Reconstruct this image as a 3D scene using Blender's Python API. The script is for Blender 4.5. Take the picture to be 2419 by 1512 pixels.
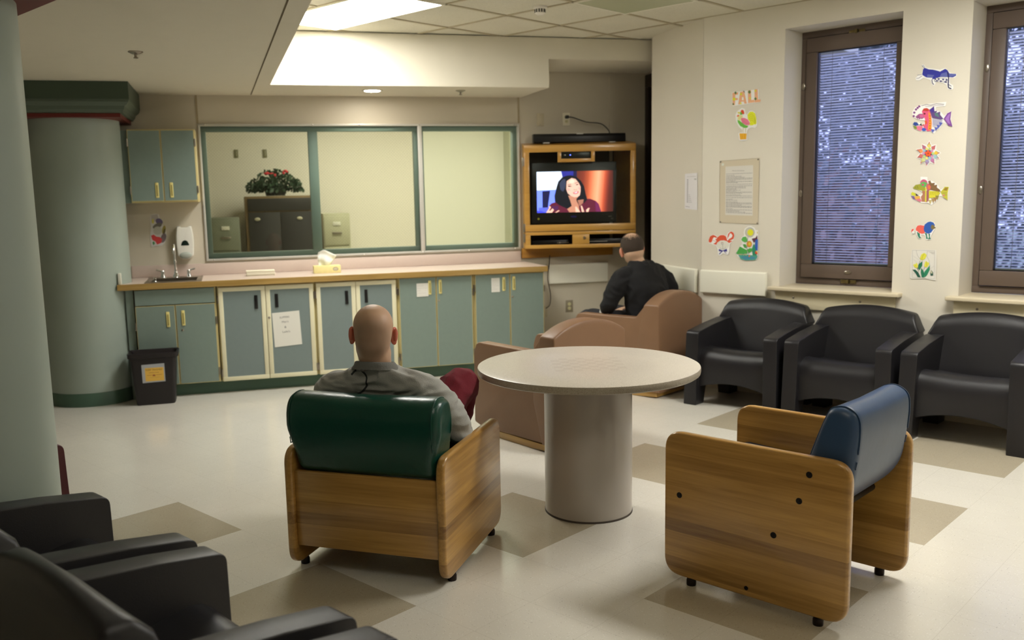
import bpy, bmesh, math, random
from mathutils import Vector, Matrix, Euler, noise
from mathutils.bvhtree import BVHTree
random.seed(7)
PI = math.pi
S = bpy.context.scene
C = S.collection
for o in list(bpy.data.objects): bpy.data.objects.remove(o)

# ------------------------------------------------------------------ camera
YAW, PITCH, ROLL = 2.335708, 0.144349, -0.0222453
F_PX = 2146.57
cam_d = bpy.data.cameras.new('camera'); cam = bpy.data.objects.new('camera', cam_d); C.objects.link(cam)
fw = Vector((math.cos(YAW)*math.cos(PITCH), math.sin(YAW)*math.cos(PITCH), -math.sin(PITCH)))
rt = Vector((math.sin(YAW), -math.cos(YAW), 0)); up = rt.cross(fw)
cr, sr = math.cos(ROLL), math.sin(ROLL)
r2 = rt*cr + up*sr; u2 = up*cr - rt*sr
m = Matrix((r2, u2, -fw)).transposed().to_4x4(); m.translation = Vector((4.28119, -2.1450, 1.52588))
cam.matrix_world = m
cam_d.sensor_width = 36; cam_d.lens = F_PX/2419*36
cam_d.shift_x = 62.87/2419; cam_d.shift_y = 19.06/2419
cam_d.clip_start = 0.05; cam_d.clip_end = 200
cam_d.dof.use_dof = True; cam_d.dof.focus_distance = 3.8; cam_d.dof.aperture_fstop = 2.8
S.camera = cam

# ------------------------------------------------------------------ colour handling, world
S.view_settings.view_transform = 'Standard'; S.view_settings.look = 'None'
S.view_settings.gamma = 1; S.view_settings.use_curve_mapping = False
S.view_settings.exposure = 1.3
W = bpy.data.worlds.new('sky'); S.world = W; W.use_nodes = True
nt = W.node_tree; nt.nodes.clear()
bg = nt.nodes.new('ShaderNodeBackground'); ow = nt.nodes.new('ShaderNodeOutputWorld')
bg.inputs[0].default_value = (0.44, 0.49, 1.0, 1); bg.inputs[1].default_value = 1.05
nt.links.new(bg.outputs[0], ow.inputs[0])

LIGHTS = dict(main=12.5, rear=2.6, right=16.5, side=3.0, office=6.6, spot=60.0)

# ------------------------------------------------------------------ materials
def lin(c):
    c = c/255.0
    return c/12.92 if c <= .04045 else ((c+.055)/1.055)**2.4
def rgb(r, g, b): return (lin(r), lin(g), lin(b), 1)
MATS = {}
def mat(name, col, rough=.6, metal=0, noise_amt=0.0, noise_scale=8, bump=0.0, bump_scale=60, spec=.5, emit=None, es=0, coat=0, trans=0, ior=1.45):
    if name in MATS: return MATS[name]
    M = bpy.data.materials.new(name); M.use_nodes = True
    n = M.node_tree.nodes; l = M.node_tree.links; p = n['Principled BSDF']
    p.inputs['Base Color'].default_value = rgb(*col)
    p.inputs['Roughness'].default_value = rough; p.inputs['Metallic'].default_value = metal
    p.inputs['Specular IOR Level'].default_value = spec
    p.inputs['IOR'].default_value = ior
    if coat: p.inputs['Coat Weight'].default_value = coat; p.inputs['Coat Roughness'].default_value = .12
    if trans: p.inputs['Transmission Weight'].default_value = trans
    if emit: p.inputs['Emission Color'].default_value = rgb(*emit); p.inputs['Emission Strength'].default_value = es
    tc = n.new('ShaderNodeTexCoord')
    if noise_amt:
        t = n.new('ShaderNodeTexNoise'); t.inputs['Scale'].default_value = noise_scale; t.inputs['Detail'].default_value = 5
        l.new(tc.outputs['Object'], t.inputs['Vector'])
        mx = n.new('ShaderNodeMix'); mx.data_type = 'RGBA'; mx.blend_type = 'MIX'
        a = [v*(1-noise_amt) for v in rgb(*col)[:3]]; b = [min(1, v*(1+noise_amt)) for v in rgb(*col)[:3]]
        mx.inputs[6].default_value = (*a, 1); mx.inputs[7].default_value = (*b, 1)
        l.new(t.outputs['Fac'], mx.inputs[0]); l.new(mx.outputs[2], p.inputs['Base Color'])
    if bump:
        t = n.new('ShaderNodeTexNoise'); t.inputs['Scale'].default_value = bump_scale; t.inputs['Detail'].default_value = 4
        l.new(tc.outputs['Object'], t.inputs['Vector'])
        bp = n.new('ShaderNodeBump'); bp.inputs['Strength'].default_value = bump; bp.inputs['Distance'].default_value = .01
        l.new(t.outputs['Fac'], bp.inputs['Height']); l.new(bp.outputs[0], p.inputs['Normal'])
    MATS[name] = M
    return M
def wood(name, dark, light, strip_axis=2, grain_axis=1, strip=.075, rough=.28, coat=.5):
    """laminated oak strips, grain along grain_axis, strips stacked along strip_axis"""
    if name in MATS: return MATS[name]
    M = bpy.data.materials.new(name); M.use_nodes = True
    n = M.node_tree.nodes; l = M.node_tree.links; p = n['Principled BSDF']
    tc = n.new('ShaderNodeTexCoord'); sp = n.new('ShaderNodeSeparateXYZ'); l.new(tc.outputs['Object'], sp.inputs[0])
    def math_(op, a, b=None):
        k = n.new('ShaderNodeMath'); k.operation = op
        if isinstance(a, (int, float)): k.inputs[0].default_value = a
        else: l.new(a, k.inputs[0])
        if b is not None:
            if isinstance(b, (int, float)): k.inputs[1].default_value = b
            else: l.new(b, k.inputs[1])
        return k.outputs[0]
    cell = math_('FLOOR', math_('DIVIDE', sp.outputs[strip_axis], strip))
    wn = n.new('ShaderNodeTexWhiteNoise'); wn.noise_dimensions = '1D'; l.new(cell, wn.inputs['W'])
    mp = n.new('ShaderNodeMapping'); sc = [55, 55, 55]; sc[grain_axis] = 2.2; mp.inputs['Scale'].default_value = sc
    ofs = n.new('ShaderNodeCombineXYZ'); l.new(math_('MULTIPLY', wn.outputs['Value'], 3.0), ofs.inputs[grain_axis])
    add = n.new('ShaderNodeVectorMath'); add.operation = 'ADD'; l.new(tc.outputs['Object'], add.inputs[0]); l.new(ofs.outputs[0], add.inputs[1])
    l.new(add.outputs[0], mp.inputs['Vector'])
    t = n.new('ShaderNodeTexNoise'); t.inputs['Scale'].default_value = 1.0; t.inputs['Detail'].default_value = 6; t.inputs['Roughness'].default_value = .6; t.inputs['Distortion'].default_value = .5
    l.new(mp.outputs[0], t.inputs['Vector'])
    mp2 = n.new('ShaderNodeMapping'); sc2 = [9, 9, 9]; sc2[grain_axis] = .9; mp2.inputs['Scale'].default_value = sc2; l.new(add.outputs[0], mp2.inputs['Vector'])
    t2 = n.new('ShaderNodeTexNoise'); t2.inputs['Scale'].default_value = 1.0; t2.inputs['Detail'].default_value = 3; l.new(mp2.outputs[0], t2.inputs['Vector'])
    f = math_('ADD', math_('ADD', math_('MULTIPLY', t.outputs['Fac'], .75), math_('MULTIPLY', t2.outputs['Fac'], .6)), math_('MULTIPLY', wn.outputs['Value'], .35))
    f = math_('SUBTRACT', f, .33)
    r = n.new('ShaderNodeValToRGB'); r.color_ramp.elements[0].position = .15; r.color_ramp.elements[1].position = .85
    r.color_ramp.elements[0].color = rgb(*dark); r.color_ramp.elements[1].color = rgb(*light)
    l.new(f, r.inputs[0]); l.new(r.outputs[0], p.inputs['Base Color'])
    p.inputs['Roughness'].default_value = rough; p.inputs['Coat Weight'].default_value = coat; p.inputs['Coat Roughness'].default_value = .15
    bp = n.new('ShaderNodeBump'); bp.inputs['Strength'].default_value = .08; bp.inputs['Distance'].default_value = .004
    l.new(t.outputs['Fac'], bp.inputs['Height']); l.new(bp.outputs[0], p.inputs['Normal'])
    MATS[name] = M
    return M
def speckle(name, base, specks, density=.35, scale=260, rough=.35, stretch=None, joints=False, coat=0, noise_amt=.06):
    """terrazzo-like flecks over a base; joints draws the hairline seams of one-foot floor tiles"""
    if name in MATS: return MATS[name]
    M = bpy.data.materials.new(name); M.use_nodes = True
    n = M.node_tree.nodes; l = M.node_tree.links; p = n['Principled BSDF']
    tc = n.new('ShaderNodeTexCoord'); mp = n.new('ShaderNodeMapping'); l.new(tc.outputs['Object'], mp.inputs['Vector'])
    if stretch: mp.inputs['Scale'].default_value = stretch
    t0 = n.new('ShaderNodeTexNoise'); t0.inputs['Scale'].default_value = 3.0; t0.inputs['Detail'].default_value = 6; l.new(tc.outputs['Object'], t0.inputs['Vector'])
    mx = n.new('ShaderNodeMix'); mx.data_type = 'RGBA'
    mx.inputs[6].default_value = (*[v*(1-noise_amt) for v in rgb(*base)[:3]], 1); mx.inputs[7].default_value = (*[min(1, v*(1+noise_amt)) for v in rgb(*base)[:3]], 1)
    l.new(t0.outputs['Fac'], mx.inputs[0]); col = mx.outputs[2]
    for k, (sc, thr) in enumerate(specks):
        v = n.new('ShaderNodeTexVoronoi'); v.inputs['Scale'].default_value = scale*(1+.35*k); l.new(mp.outputs[0], v.inputs['Vector'])
        cmp_ = n.new('ShaderNodeMath'); cmp_.operation = 'LESS_THAN'; cmp_.inputs[1].default_value = thr
        l.new(v.outputs['Distance'], cmp_.inputs[0])
        sep = n.new('ShaderNodeSeparateColor'); l.new(v.outputs['Color'], sep.inputs[0])
        g = n.new('ShaderNodeMath'); g.operation = 'LESS_THAN'; g.inputs[1].default_value = density; l.new(sep.outputs[0], g.inputs[0])
        a = n.new('ShaderNodeMath'); a.operation = 'MULTIPLY'; l.new(cmp_.outputs[0], a.inputs[0]); l.new(g.outputs[0], a.inputs[1])
        m2 = n.new('ShaderNodeMix'); m2.data_type = 'RGBA'; l.new(a.outputs[0], m2.inputs[0]); l.new(col, m2.inputs[6]); m2.inputs[7].default_value = rgb(*sc)
        col = m2.outputs[2]
    if joints:
        sp = n.new('ShaderNodeSeparateXYZ'); l.new(tc.outputs['Object'], sp.inputs[0]); outs = []
        for ax in (0, 1):
            d = n.new('ShaderNodeMath'); d.operation = 'DIVIDE'; d.inputs[1].default_value = .3048; l.new(sp.outputs[ax], d.inputs[0])
            pp = n.new('ShaderNodeMath'); pp.operation = 'PINGPONG'; pp.inputs[1].default_value = .5; l.new(d.outputs[0], pp.inputs[0])
            ls = n.new('ShaderNodeMath'); ls.operation = 'LESS_THAN'; ls.inputs[1].default_value = .0022; l.new(pp.outputs[0], ls.inputs[0]); outs.append(ls)
        mxn = n.new('ShaderNodeMath'); mxn.operation = 'MAXIMUM'; l.new(outs[0].outputs[0], mxn.inputs[0]); l.new(outs[1].outputs[0], mxn.inputs[1])
        ml = n.new('ShaderNodeMath'); ml.operation = 'MULTIPLY'; ml.inputs[1].default_value = .26; l.new(mxn.outputs[0], ml.inputs[0])
        m3 = n.new('ShaderNodeMix'); m3.data_type = 'RGBA'; l.new(ml.outputs[0], m3.inputs[0]); l.new(col, m3.inputs[6]); m3.inputs[7].default_value = rgb(120, 108, 88)
        col = m3.outputs[2]
    l.new(col, p.inputs['Base Color'])
    p.inputs['Roughness'].default_value = rough
    if coat: p.inputs['Coat Weight'].default_value = coat; p.inputs['Coat Roughness'].default_value = .1
    MATS[name] = M
    return M
def col_attr(name, rough=.75, emit=0):
    if name in MATS: return MATS[name]
    M = bpy.data.materials.new(name); M.use_nodes = True
    n = M.node_tree.nodes; l = M.node_tree.links; p = n['Principled BSDF']
    a = n.new('ShaderNodeAttribute'); a.attribute_name = 'Col'; l.new(a.outputs['Color'], p.inputs['Base Color'])
    p.inputs['Roughness'].default_value = rough
    if emit:
        p.inputs['Base Color'].default_value = (0, 0, 0, 1); l.remove(p.inputs['Base Color'].links[0])
        l.new(a.outputs['Color'], p.inputs['Emission Color']); p.inputs['Emission Strength'].default_value = emit
    MATS[name] = M
    return M
def glass(name, tint=(245, 250, 245), refl=1.0, wires=0.0):
    """thin pane: see-through with a Fresnel reflection, optional diagonal safety wires"""
    if name in MATS: return MATS[name]
    M = bpy.data.materials.new(name); M.use_nodes = True
    n = M.node_tree.nodes; l = M.node_tree.links; n.clear()
    out = n.new('ShaderNodeOutputMaterial'); tr = n.new('ShaderNodeBsdfTransparent'); gl = n.new('ShaderNodeBsdfGlossy'); gl.inputs['Roughness'].default_value = .02
    tr.inputs[0].default_value = rgb(*tint); fr = n.new('ShaderNodeFresnel'); fr.inputs[0].default_value = 1.5
    k = n.new('ShaderNodeMath'); k.operation = 'MULTIPLY'; k.inputs[1].default_value = refl; l.new(fr.outputs[0], k.inputs[0])
    mx = n.new('ShaderNodeMixShader'); l.new(k.outputs[0], mx.inputs[0]); l.new(tr.outputs[0], mx.inputs[1]); l.new(gl.outputs[0], mx.inputs[2])
    last = mx.outputs[0]
    if wires:
        tc = n.new('ShaderNodeTexCoord'); sp = n.new('ShaderNodeSeparateXYZ'); l.new(tc.outputs['Object'], sp.inputs[0]); o_ = []
        for op in ('ADD', 'SUBTRACT'):
            a = n.new('ShaderNodeMath'); a.operation = op; l.new(sp.outputs[0], a.inputs[0]); l.new(sp.outputs[2], a.inputs[1])
            d = n.new('ShaderNodeMath'); d.operation = 'PINGPONG'; d.inputs[1].default_value = .013; l.new(a.outputs[0], d.inputs[0])
            s = n.new('ShaderNodeMath'); s.operation = 'LESS_THAN'; s.inputs[1].default_value = .0007; l.new(d.outputs[0], s.inputs[0]); o_.append(s)
        w = n.new('ShaderNodeMath'); w.operation = 'MAXIMUM'; l.new(o_[0].outputs[0], w.inputs[0]); l.new(o_[1].outputs[0], w.inputs[1])
        w2 = n.new('ShaderNodeMath'); w2.operation = 'MULTIPLY'; w2.inputs[1].default_value = wires; l.new(w.outputs[0], w2.inputs[0])
        df = n.new('ShaderNodeBsdfDiffuse'); df.inputs[0].default_value = rgb(120, 120, 95)
        m2 = n.new('ShaderNodeMixShader'); l.new(w2.outputs[0], m2.inputs[0]); l.new(last, m2.inputs[1]); l.new(df.outputs[0], m2.inputs[2]); last = m2.outputs[0]
    l.new(last, out.inputs[0]); MATS[name] = M
    return M

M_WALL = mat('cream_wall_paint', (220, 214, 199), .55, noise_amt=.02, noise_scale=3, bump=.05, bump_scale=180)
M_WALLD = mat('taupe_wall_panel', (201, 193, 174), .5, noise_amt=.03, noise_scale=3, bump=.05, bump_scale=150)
M_CEIL = mat('soffit_plaster', (214, 208, 190), .7, noise_amt=.02, bump=.04, bump_scale=120)
M_TILE = speckle('ceiling_tile', (214, 210, 192), [((170, 165, 145), .28)], density=.35, scale=170, rough=.9)
M_TBAR = mat('ceiling_tile_grid', (176, 166, 138), .5)
M_FLOOR = speckle('cream_vinyl_tile', (219, 215, 204), [((112, 108, 98), .14), ((238, 236, 228), .26), ((186, 172, 146), .16)], density=.2, scale=74, rough=.2, stretch=(1, 2.6, 1), joints=True, coat=.25)
M_FLOORT = speckle('tan_vinyl_tile', (178, 168, 147), [((146, 134, 114), .2), ((194, 184, 162), .26)], density=.3, scale=120, rough=.24, joints=True, coat=.25)
M_COL = mat('sage_column_paint', (156, 168, 158), .42, noise_amt=.03)
M_COLG = mat('dark_green_trim', (70, 96, 80), .45)
M_CAPG = mat('grey_green_capital', (86, 98, 84), .5)
M_RED = mat('maroon_band', (104, 34, 28), .5)
M_CAB = mat('grey_green_laminate', (126, 142, 134), .42, noise_amt=.05, noise_scale=30)
M_CABB = mat('blue_grey_laminate', (122, 135, 134), .42, noise_amt=.04, noise_scale=30)
M_CREAM = mat('cream_door_frame', (226, 220, 188), .4)
M_EDGE = mat('yellow_edge_band', (206, 192, 138), .45)
M_CTOP = mat('pink_beige_laminate', (208, 190, 178), .3, noise_amt=.03, noise_scale=40)
M_CEDGE = wood('counter_oak_edge', (150, 118, 60), (206, 174, 110), 2, 0, .2)
M_STEEL = mat('stainless_steel', (160, 152, 140), .3, 1)
M_CHROME = mat('chrome', (225, 225, 225), .08, 1)
M_BLACK = mat('black_plastic', (16, 15, 15), .35)
M_DARKPL = mat('charcoal_moulded_plastic', (31, 30, 33), .38, noise_amt=.06, noise_scale=20, bump=.12, bump_scale=350)
M_MARPL = mat('maroon_moulded_plastic', (78, 34, 38), .4, bump=.1, bump_scale=350)
M_BRPL = mat('brown_moulded_plastic', (132, 101, 76), .42, noise_amt=.07, noise_scale=9, bump=.1, bump_scale=250)
M_OAK = wood('oak_panel_side', (122, 82, 30), (206, 160, 86), 2, 1, .052)
M_OAKX = wood('oak_panel_back', (122, 82, 30), (206, 160, 86), 2, 0, .052)
M_PLY = wood('plywood_base', (150, 110, 50), (205, 165, 90), 2, 1, .2)
M_TVW = wood('honey_maple_cabinet', (172, 124, 50), (204, 158, 76), 2, 0, .5, rough=.35)
M_TVWD = wood('amber_plywood_cleat', (150, 100, 30), (180, 130, 46), 2, 0, .5, rough=.5)
M_GVINYL = mat('green_vinyl', (14, 64, 52), .3, noise_amt=.1, noise_scale=12, bump=.15, bump_scale=40)
M_BVINYL = mat('blue_vinyl', (44, 68, 98), .36, noise_amt=.12, noise_scale=12, bump=.06, bump_scale=14)
M_TABLE = speckle('speckled_grey_tabletop', (206, 198, 185), [((140, 128, 112), .36), ((216, 210, 198), .34), ((120, 108, 94), .2)], density=.4, scale=420, rough=.32, noise_amt=.02)
M_TEDGE = speckle('speckled_table_edge', (158, 148, 130), [((96, 84, 68), .36), ((190, 182, 166), .3)], density=.5, scale=420, rough=.4)
M_PED = mat('grey_pedestal_enamel', (176, 168, 158), .28, noise_amt=.02, coat=.3)
M_BRONZE = mat('brown_bronze_frame', (100, 86, 76), .45)
M_BRONZD = mat('dark_bronze_frame', (40, 31, 27), .4, .2)
M_SLAT = mat('pale_blind_slat', (246, 246, 250), .5)
n_ = M_SLAT.node_tree; tl = n_.nodes.new('ShaderNodeBsdfTranslucent'); tl.inputs[0].default_value = rgb(250, 250, 252); mxs = n_.nodes.new('ShaderNodeMixShader'); mxs.inputs[0].default_value = .62
n_.links.new(n_.nodes['Principled BSDF'].outputs[0], mxs.inputs[1]); n_.links.new(tl.outputs[0], mxs.inputs[2]); n_.links.new(mxs.outputs[0], n_.nodes['Material Output'].inputs[0])
M_RAIL = mat('ivory_bumper_rail', (238, 236, 220), .35)
M_SILL = mat('beige_window_sill', (208, 196, 168), .4)
M_PAPER = mat('white_paper', (226, 222, 212), .8)
M_PRINT = col_attr('printed_paper')
M_SCREEN = col_attr('lit_television_picture', .3, emit=.85)
M_GREENF = mat('green_window_frame', (130, 148, 140), .4)
M_ALU = mat('aluminium_trim', (200, 198, 190), .4, .25)
M_OFFWALL = mat('yellow_office_wall', (224, 219, 203), .7)
M_GLASS = glass('clear_glass', refl=.9)
M_WGLASS = glass('wired_glass', tint=(246, 244, 238), refl=.9, wires=.35)
M_SKIN = mat('skin', (200, 164, 136), .5, noise_amt=.08, noise_scale=25)
M_SKIN.node_tree.nodes['Principled BSDF'].inputs['Subsurface Weight'].default_value = .12
M_SKIN.node_tree.nodes['Principled BSDF'].inputs['Subsurface Radius'].default_value = (.012, .004, .002)
M_SKIN.node_tree.nodes['Principled BSDF'].inputs['Subsurface Scale'].default_value = 1.0
M_GREYF = mat('grey_fleece', (166, 166, 161), .95, noise_amt=.08, noise_scale=220, bump=.25, bump_scale=300)
M_GREYD = mat('grey_ribbed_collar', (118, 118, 114), .95, bump=.3, bump_scale=200)
M_BLKF = mat('black_fleece', (20, 20, 22), .92, bump=.2, bump_scale=300)
M_MARF = mat('maroon_fleece', (104, 24, 36), .95, noise_amt=.1, noise_scale=60, bump=.2, bump_scale=250)
M_HAIR = mat('short_dark_hair', (62, 50, 40), .8, noise_amt=.3, noise_scale=120, bump=.6, bump_scale=400)
M_INK = mat('black_ink', (38, 38, 38), .9)
M_LIGHT = mat('light_diffuser', (240, 240, 230), .6, emit=(255, 253, 246), es=LIGHTS['main'])
M_LIGHTR = mat('added_rear_diffuser', (240, 240, 230), .6, emit=(255, 247, 232), es=LIGHTS['rear'])
M_LIGHT2 = mat('right_light_diffuser', (240, 240, 230), .6, emit=(255, 252, 244), es=LIGHTS['right'])
M_LIGHTO = mat('office_light_diffuser', (240, 240, 230), .6, emit=(255, 252, 236), es=LIGHTS['office'])
M_SPOT = mat('downlight_lens', (240, 240, 230), .5, emit=(255, 246, 230), es=LIGHTS['spot'])

# ------------------------------------------------------------------ mesh helpers
def finish(name, bm, ms, parent=None, smooth=40, loc=None, rot=0):
    me = bpy.data.meshes.new(name)
    bmesh.ops.recalc_face_normals(bm, faces=bm.faces[:]) if smooth is not None else None
    bm.to_mesh(me); bm.free()
    for mm in (ms if isinstance(ms, (list, tuple)) else [ms]): me.materials.append(mm)
    if smooth:
        for p in me.polygons: p.use_smooth = True
        me.set_sharp_from_angle(angle=math.radians(smooth))
    o = bpy.data.objects.new(name, me); C.objects.link(o)
    if parent: o.parent = parent
    if loc is not None: o.location = loc
    if rot: o.rotation_euler = (0, 0, rot)
    return o
def tag(o, label, cat, group=None, kind=None):
    if label: o['label'] = label
    if cat: o['category'] = cat
    if group: o['group'] = group
    if kind: o['kind'] = kind
    return o
def thing(name, loc, rot, label, cat, group=None):
    o = bpy.data.objects.new(name, None); C.objects.link(o); o.location = loc; o.rotation_euler = (0, 0, rot); o.empty_display_size = .1
    return tag(o, label, cat, group)
def struct(name, bm, ms, **k):
    o = finish(name, bm, ms, **k); o['kind'] = 'structure'; return o
def box(bm, x0, x1, y0, y1, z0, z1, mi=0, bev=0, M=None, seg=2):
    vs = [bm.verts.new((x, y, z)) for z in (z0, z1) for x, y in ((x0, y0), (x1, y0), (x1, y1), (x0, y1))]
    fs = [bm.faces.new([vs[i] for i in f]) for f in ((3, 2, 1, 0), (4, 5, 6, 7), (0, 1, 5, 4), (1, 2, 6, 5), (2, 3, 7, 6), (3, 0, 4, 7))]
    for f in fs: f.material_index = mi
    if bev:
        es = list({e for f in fs for e in f.edges})
        r = bmesh.ops.bevel(bm, geom=es, offset=bev, segments=seg, affect='EDGES', profile=.5, clamp_overlap=True)
        for f in r['faces']: f.material_index = mi
        vs = list({v for f in r['faces'] for v in f.verts} | {v for v in vs if v.is_valid})
    if M: bmesh.ops.transform(bm, matrix=M, verts=[v for v in vs if v.is_valid])
    return vs
def rpoly(pts, r=None, seg=5):
    """round the corners of a 2D polygon; r is a radius or a list of radii"""
    out = []; n = len(pts)
    for i, p in enumerate(pts):
        rr = r[i] if isinstance(r, (list, tuple)) else (r or 0)
        p = Vector(p); a = Vector(pts[i-1]); b = Vector(pts[(i+1) % n])
        if rr <= 0: out.append(tuple(p)); continue
        da = (a-p); db = (b-p); la, lb = da.length, db.length; da.normalize(); db.normalize()
        ang = da.angle(db); t = min(rr/math.tan(ang/2), la*.48, lb*.48); q = p+da*t; s = p+db*t
        for k in range(seg+1):
            w = k/seg; out.append(tuple(q*(1-w)**2 + p*2*w*(1-w) + s*w*w))
    return out
def extrude(bm, pts, axis, a, b, mi=0, bev=0, seg=2):
    """polygon in the two other axes, extruded along axis from a to b"""
    def P(u, v, w): return {0: (w, u, v), 1: (u, w, v), 2: (u, v, w)}[axis]
    A = [bm.verts.new(P(u, v, a)) for u, v in pts]; B_ = [bm.verts.new(P(u, v, b)) for u, v in pts]
    f0 = bm.faces.new(A); f1 = bm.faces.new(B_[::-1]); fs = [f0, f1]
    n = len(pts)
    for i in range(n): fs.append(bm.faces.new((A[i], B_[i], B_[(i+1) % n], A[(i+1) % n])))
    for f in fs: f.material_index = mi
    bmesh.ops.recalc_face_normals(bm, faces=fs)
    if bev:
        es = list({e for e in f0.edges} | {e for e in f1.edges})
        r = bmesh.ops.bevel(bm, geom=es, offset=bev, segments=seg, affect='EDGES', profile=.5, clamp_overlap=True)
        for f in r['faces']: f.material_index = mi
    return fs
def lathe(bm, prof, segs=32, c=(0, 0), mi=0, caps=True):
    rings = []
    for r, z in prof:
        rings.append([bm.verts.new((c[0]+r*math.cos(2*PI*k/segs), c[1]+r*math.sin(2*PI*k/segs), z)) for k in range(segs)])
    fs = []
    for a, b in zip(rings, rings[1:]):
        for k in range(segs): fs.append(bm.faces.new((a[k], a[(k+1) % segs], b[(k+1) % segs], b[k])))
    if caps: fs.append(bm.faces.new(rings[0][::-1])); fs.append(bm.faces.new(rings[-1]))
    for f in fs: f.material_index = mi
    return fs
def tube(bm, pts, rad, segs=10, mi=0, caps=True):
    pts = [Vector(p) for p in pts]; n = len(pts); rad = rad if isinstance(rad, (list, tuple)) else [rad]*n
    rings = []; prev = None
    for i, p in enumerate(pts):
        t = (pts[min(i+1, n-1)]-pts[max(i-1, 0)]).normalized()
        ref = prev if prev is not None else (Vector((0, 0, 1)) if abs(t.z) < .9 else Vector((1, 0, 0)))
        a = (ref - t*ref.dot(t)).normalized(); b = t.cross(a); prev = a
        r = rad[i]; ra, rb = (r if isinstance(r, (list, tuple)) else (r, r))
        rings.append([bm.verts.new(p + a*ra*math.cos(2*PI*k/segs) + b*rb*math.sin(2*PI*k/segs)) for k in range(segs)])
    fs = []
    for A, B_ in zip(rings, rings[1:]):
        for k in range(segs): fs.append(bm.faces.new((A[k], A[(k+1) % segs], B_[(k+1) % segs], B_[k])))
    if caps: fs.append(bm.faces.new(rings[0][::-1])); fs.append(bm.faces.new(rings[-1]))
    for f in fs: f.material_index = mi
    return fs
def ell(bm, c, r, M=None, segs=20, mi=0):
    r_ = bmesh.ops.create_uvsphere(bm, u_segments=segs, v_segments=segs//2+2, radius=1)
    T = Matrix.Translation(c) @ (M.to_4x4() if M else Matrix.Identity(4)) @ Matrix.Diagonal((*r, 1))
    bmesh.ops.transform(bm, matrix=T, verts=r_['verts'])
    for v in r_['verts']:
        for f in v.link_faces: f.material_index = mi
def spline(pts, n=8):
    """Catmull-Rom through the points"""
    P = [Vector(p) for p in pts]; P = [P[0]*2-P[1]] + P + [P[-1]*2-P[-2]]; out = []
    for i in range(1, len(P)-2):
        for k in range(n):
            t = k/n; a, b, c, d = P[i-1:i+3]
            out.append(.5*((2*b)+(c-a)*t+(2*a-5*b+4*c-d)*t*t+(3*b-a-3*c+d)*t**3))
    out.append(P[-2]); return out
def copy_tree(o, parent=None):
    c = o.copy(); C.objects.link(c)
    if parent: c.parent = parent
    for ch in list(o.children): copy_tree(ch, c)
    return c

# printed pictures: polygons and strokes in the plane, every shape a little in front of the one before
class Print:
    def __init__(s, A=None): s.bm = bmesh.new(); s.cl = s.bm.loops.layers.float_color.new('Col'); s.k = 0; s.A = A
    def m(s, p):
        if s.A is None: return p
        x0, z0, ax, az, bx, bz = s.A; u, v = p[0]/1000, p[1]/1000
        return (x0+u*ax+v*bx, z0+u*az+v*bz)
    def poly(s, pts, col, raw=False, layer=None, cols=None):
        y = -(s.k if layer is None else layer)*.00009; s.k += 1
        vs = [s.bm.verts.new((q[0], y, q[1])) for q in (pts if raw else [s.m(p) for p in pts])]
        try: f = s.bm.faces.new(vs)
        except ValueError: return
        f.normal_update()
        if f.normal.y > 0: f.normal_flip()
        c = rgb(*col)
        for l_ in f.loops: l_[s.cl] = c if cols is None else rgb(*cols[vs.index(l_.vert)])
    def ell(s, cx, cy, rx, ry, col, n=20, rot=0):
        cr_, sr_ = math.cos(rot), math.sin(rot)
        s.poly([(cx+rx*math.cos(2*PI*k/n)*cr_-ry*math.sin(2*PI*k/n)*sr_, cy+rx*math.cos(2*PI*k/n)*sr_+ry*math.sin(2*PI*k/n)*cr_) for k in range(n)], col)
    def line(s, pts, w, col):
        for a, b in zip(pts, pts[1:]):
            d = Vector((b[0]-a[0], b[1]-a[1]));
            if d.length == 0: continue
            d.normalize(); nx, ny = -d.y*w/2, d.x*w/2
            s.poly([(a[0]+nx, a[1]+ny), (b[0]+nx, b[1]+ny), (b[0]-nx, b[1]-ny), (a[0]-nx, a[1]-ny)], col, layer=s.k); s.k -= 1
        s.k += 1
    def text(s, txt, x, y, size, col, rot=0, align='LEFT', shear=0):
        """lettering; x, y, size in the units of the print"""
        cu = bpy.data.curves.new('t', 'FONT'); cu.body = txt; cu.size = size; cu.align_x = align; cu.resolution_u = 2
        ob = bpy.data.objects.new('t', cu); C.objects.link(ob); bpy.context.view_layer.update()
        me = ob.evaluated_get(bpy.context.evaluated_depsgraph_get()).to_mesh()
        c_, s_ = math.cos(rot), math.sin(rot)
        P_ = [(x+(v.co.x*c_-v.co.y*s_), y+(-(v.co.x*s_+v.co.y*c_) if s.A else (v.co.x*s_+v.co.y*c_))) for v in me.vertices]
        k = s.k
        for p in me.polygons: s.poly([P_[i] for i in p.vertices], col, layer=k)
        s.k = k+1
        bpy.data.objects.remove(ob); bpy.data.curves.remove(cu)
    def done(s, name, parent=None, m=None):
        return finish(name, s.bm, m or M_PRINT, parent, smooth=None)

# ------------------------------------------------------------------ frames of the room
TH = 1.0337727                                   # direction of the wall behind the counter
U = Vector((math.cos(TH), math.sin(TH), 0)); N = Vector((-math.sin(TH), math.cos(TH), 0)); RB = TH
def B(a, d, z=0): return U*a + N*d + Vector((0, 0, z))
WALL_D, WIN_Y, SEG_A, H_UP, H_SOF = 3.30, 4.13, 3.83, 2.815, 2.405

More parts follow.
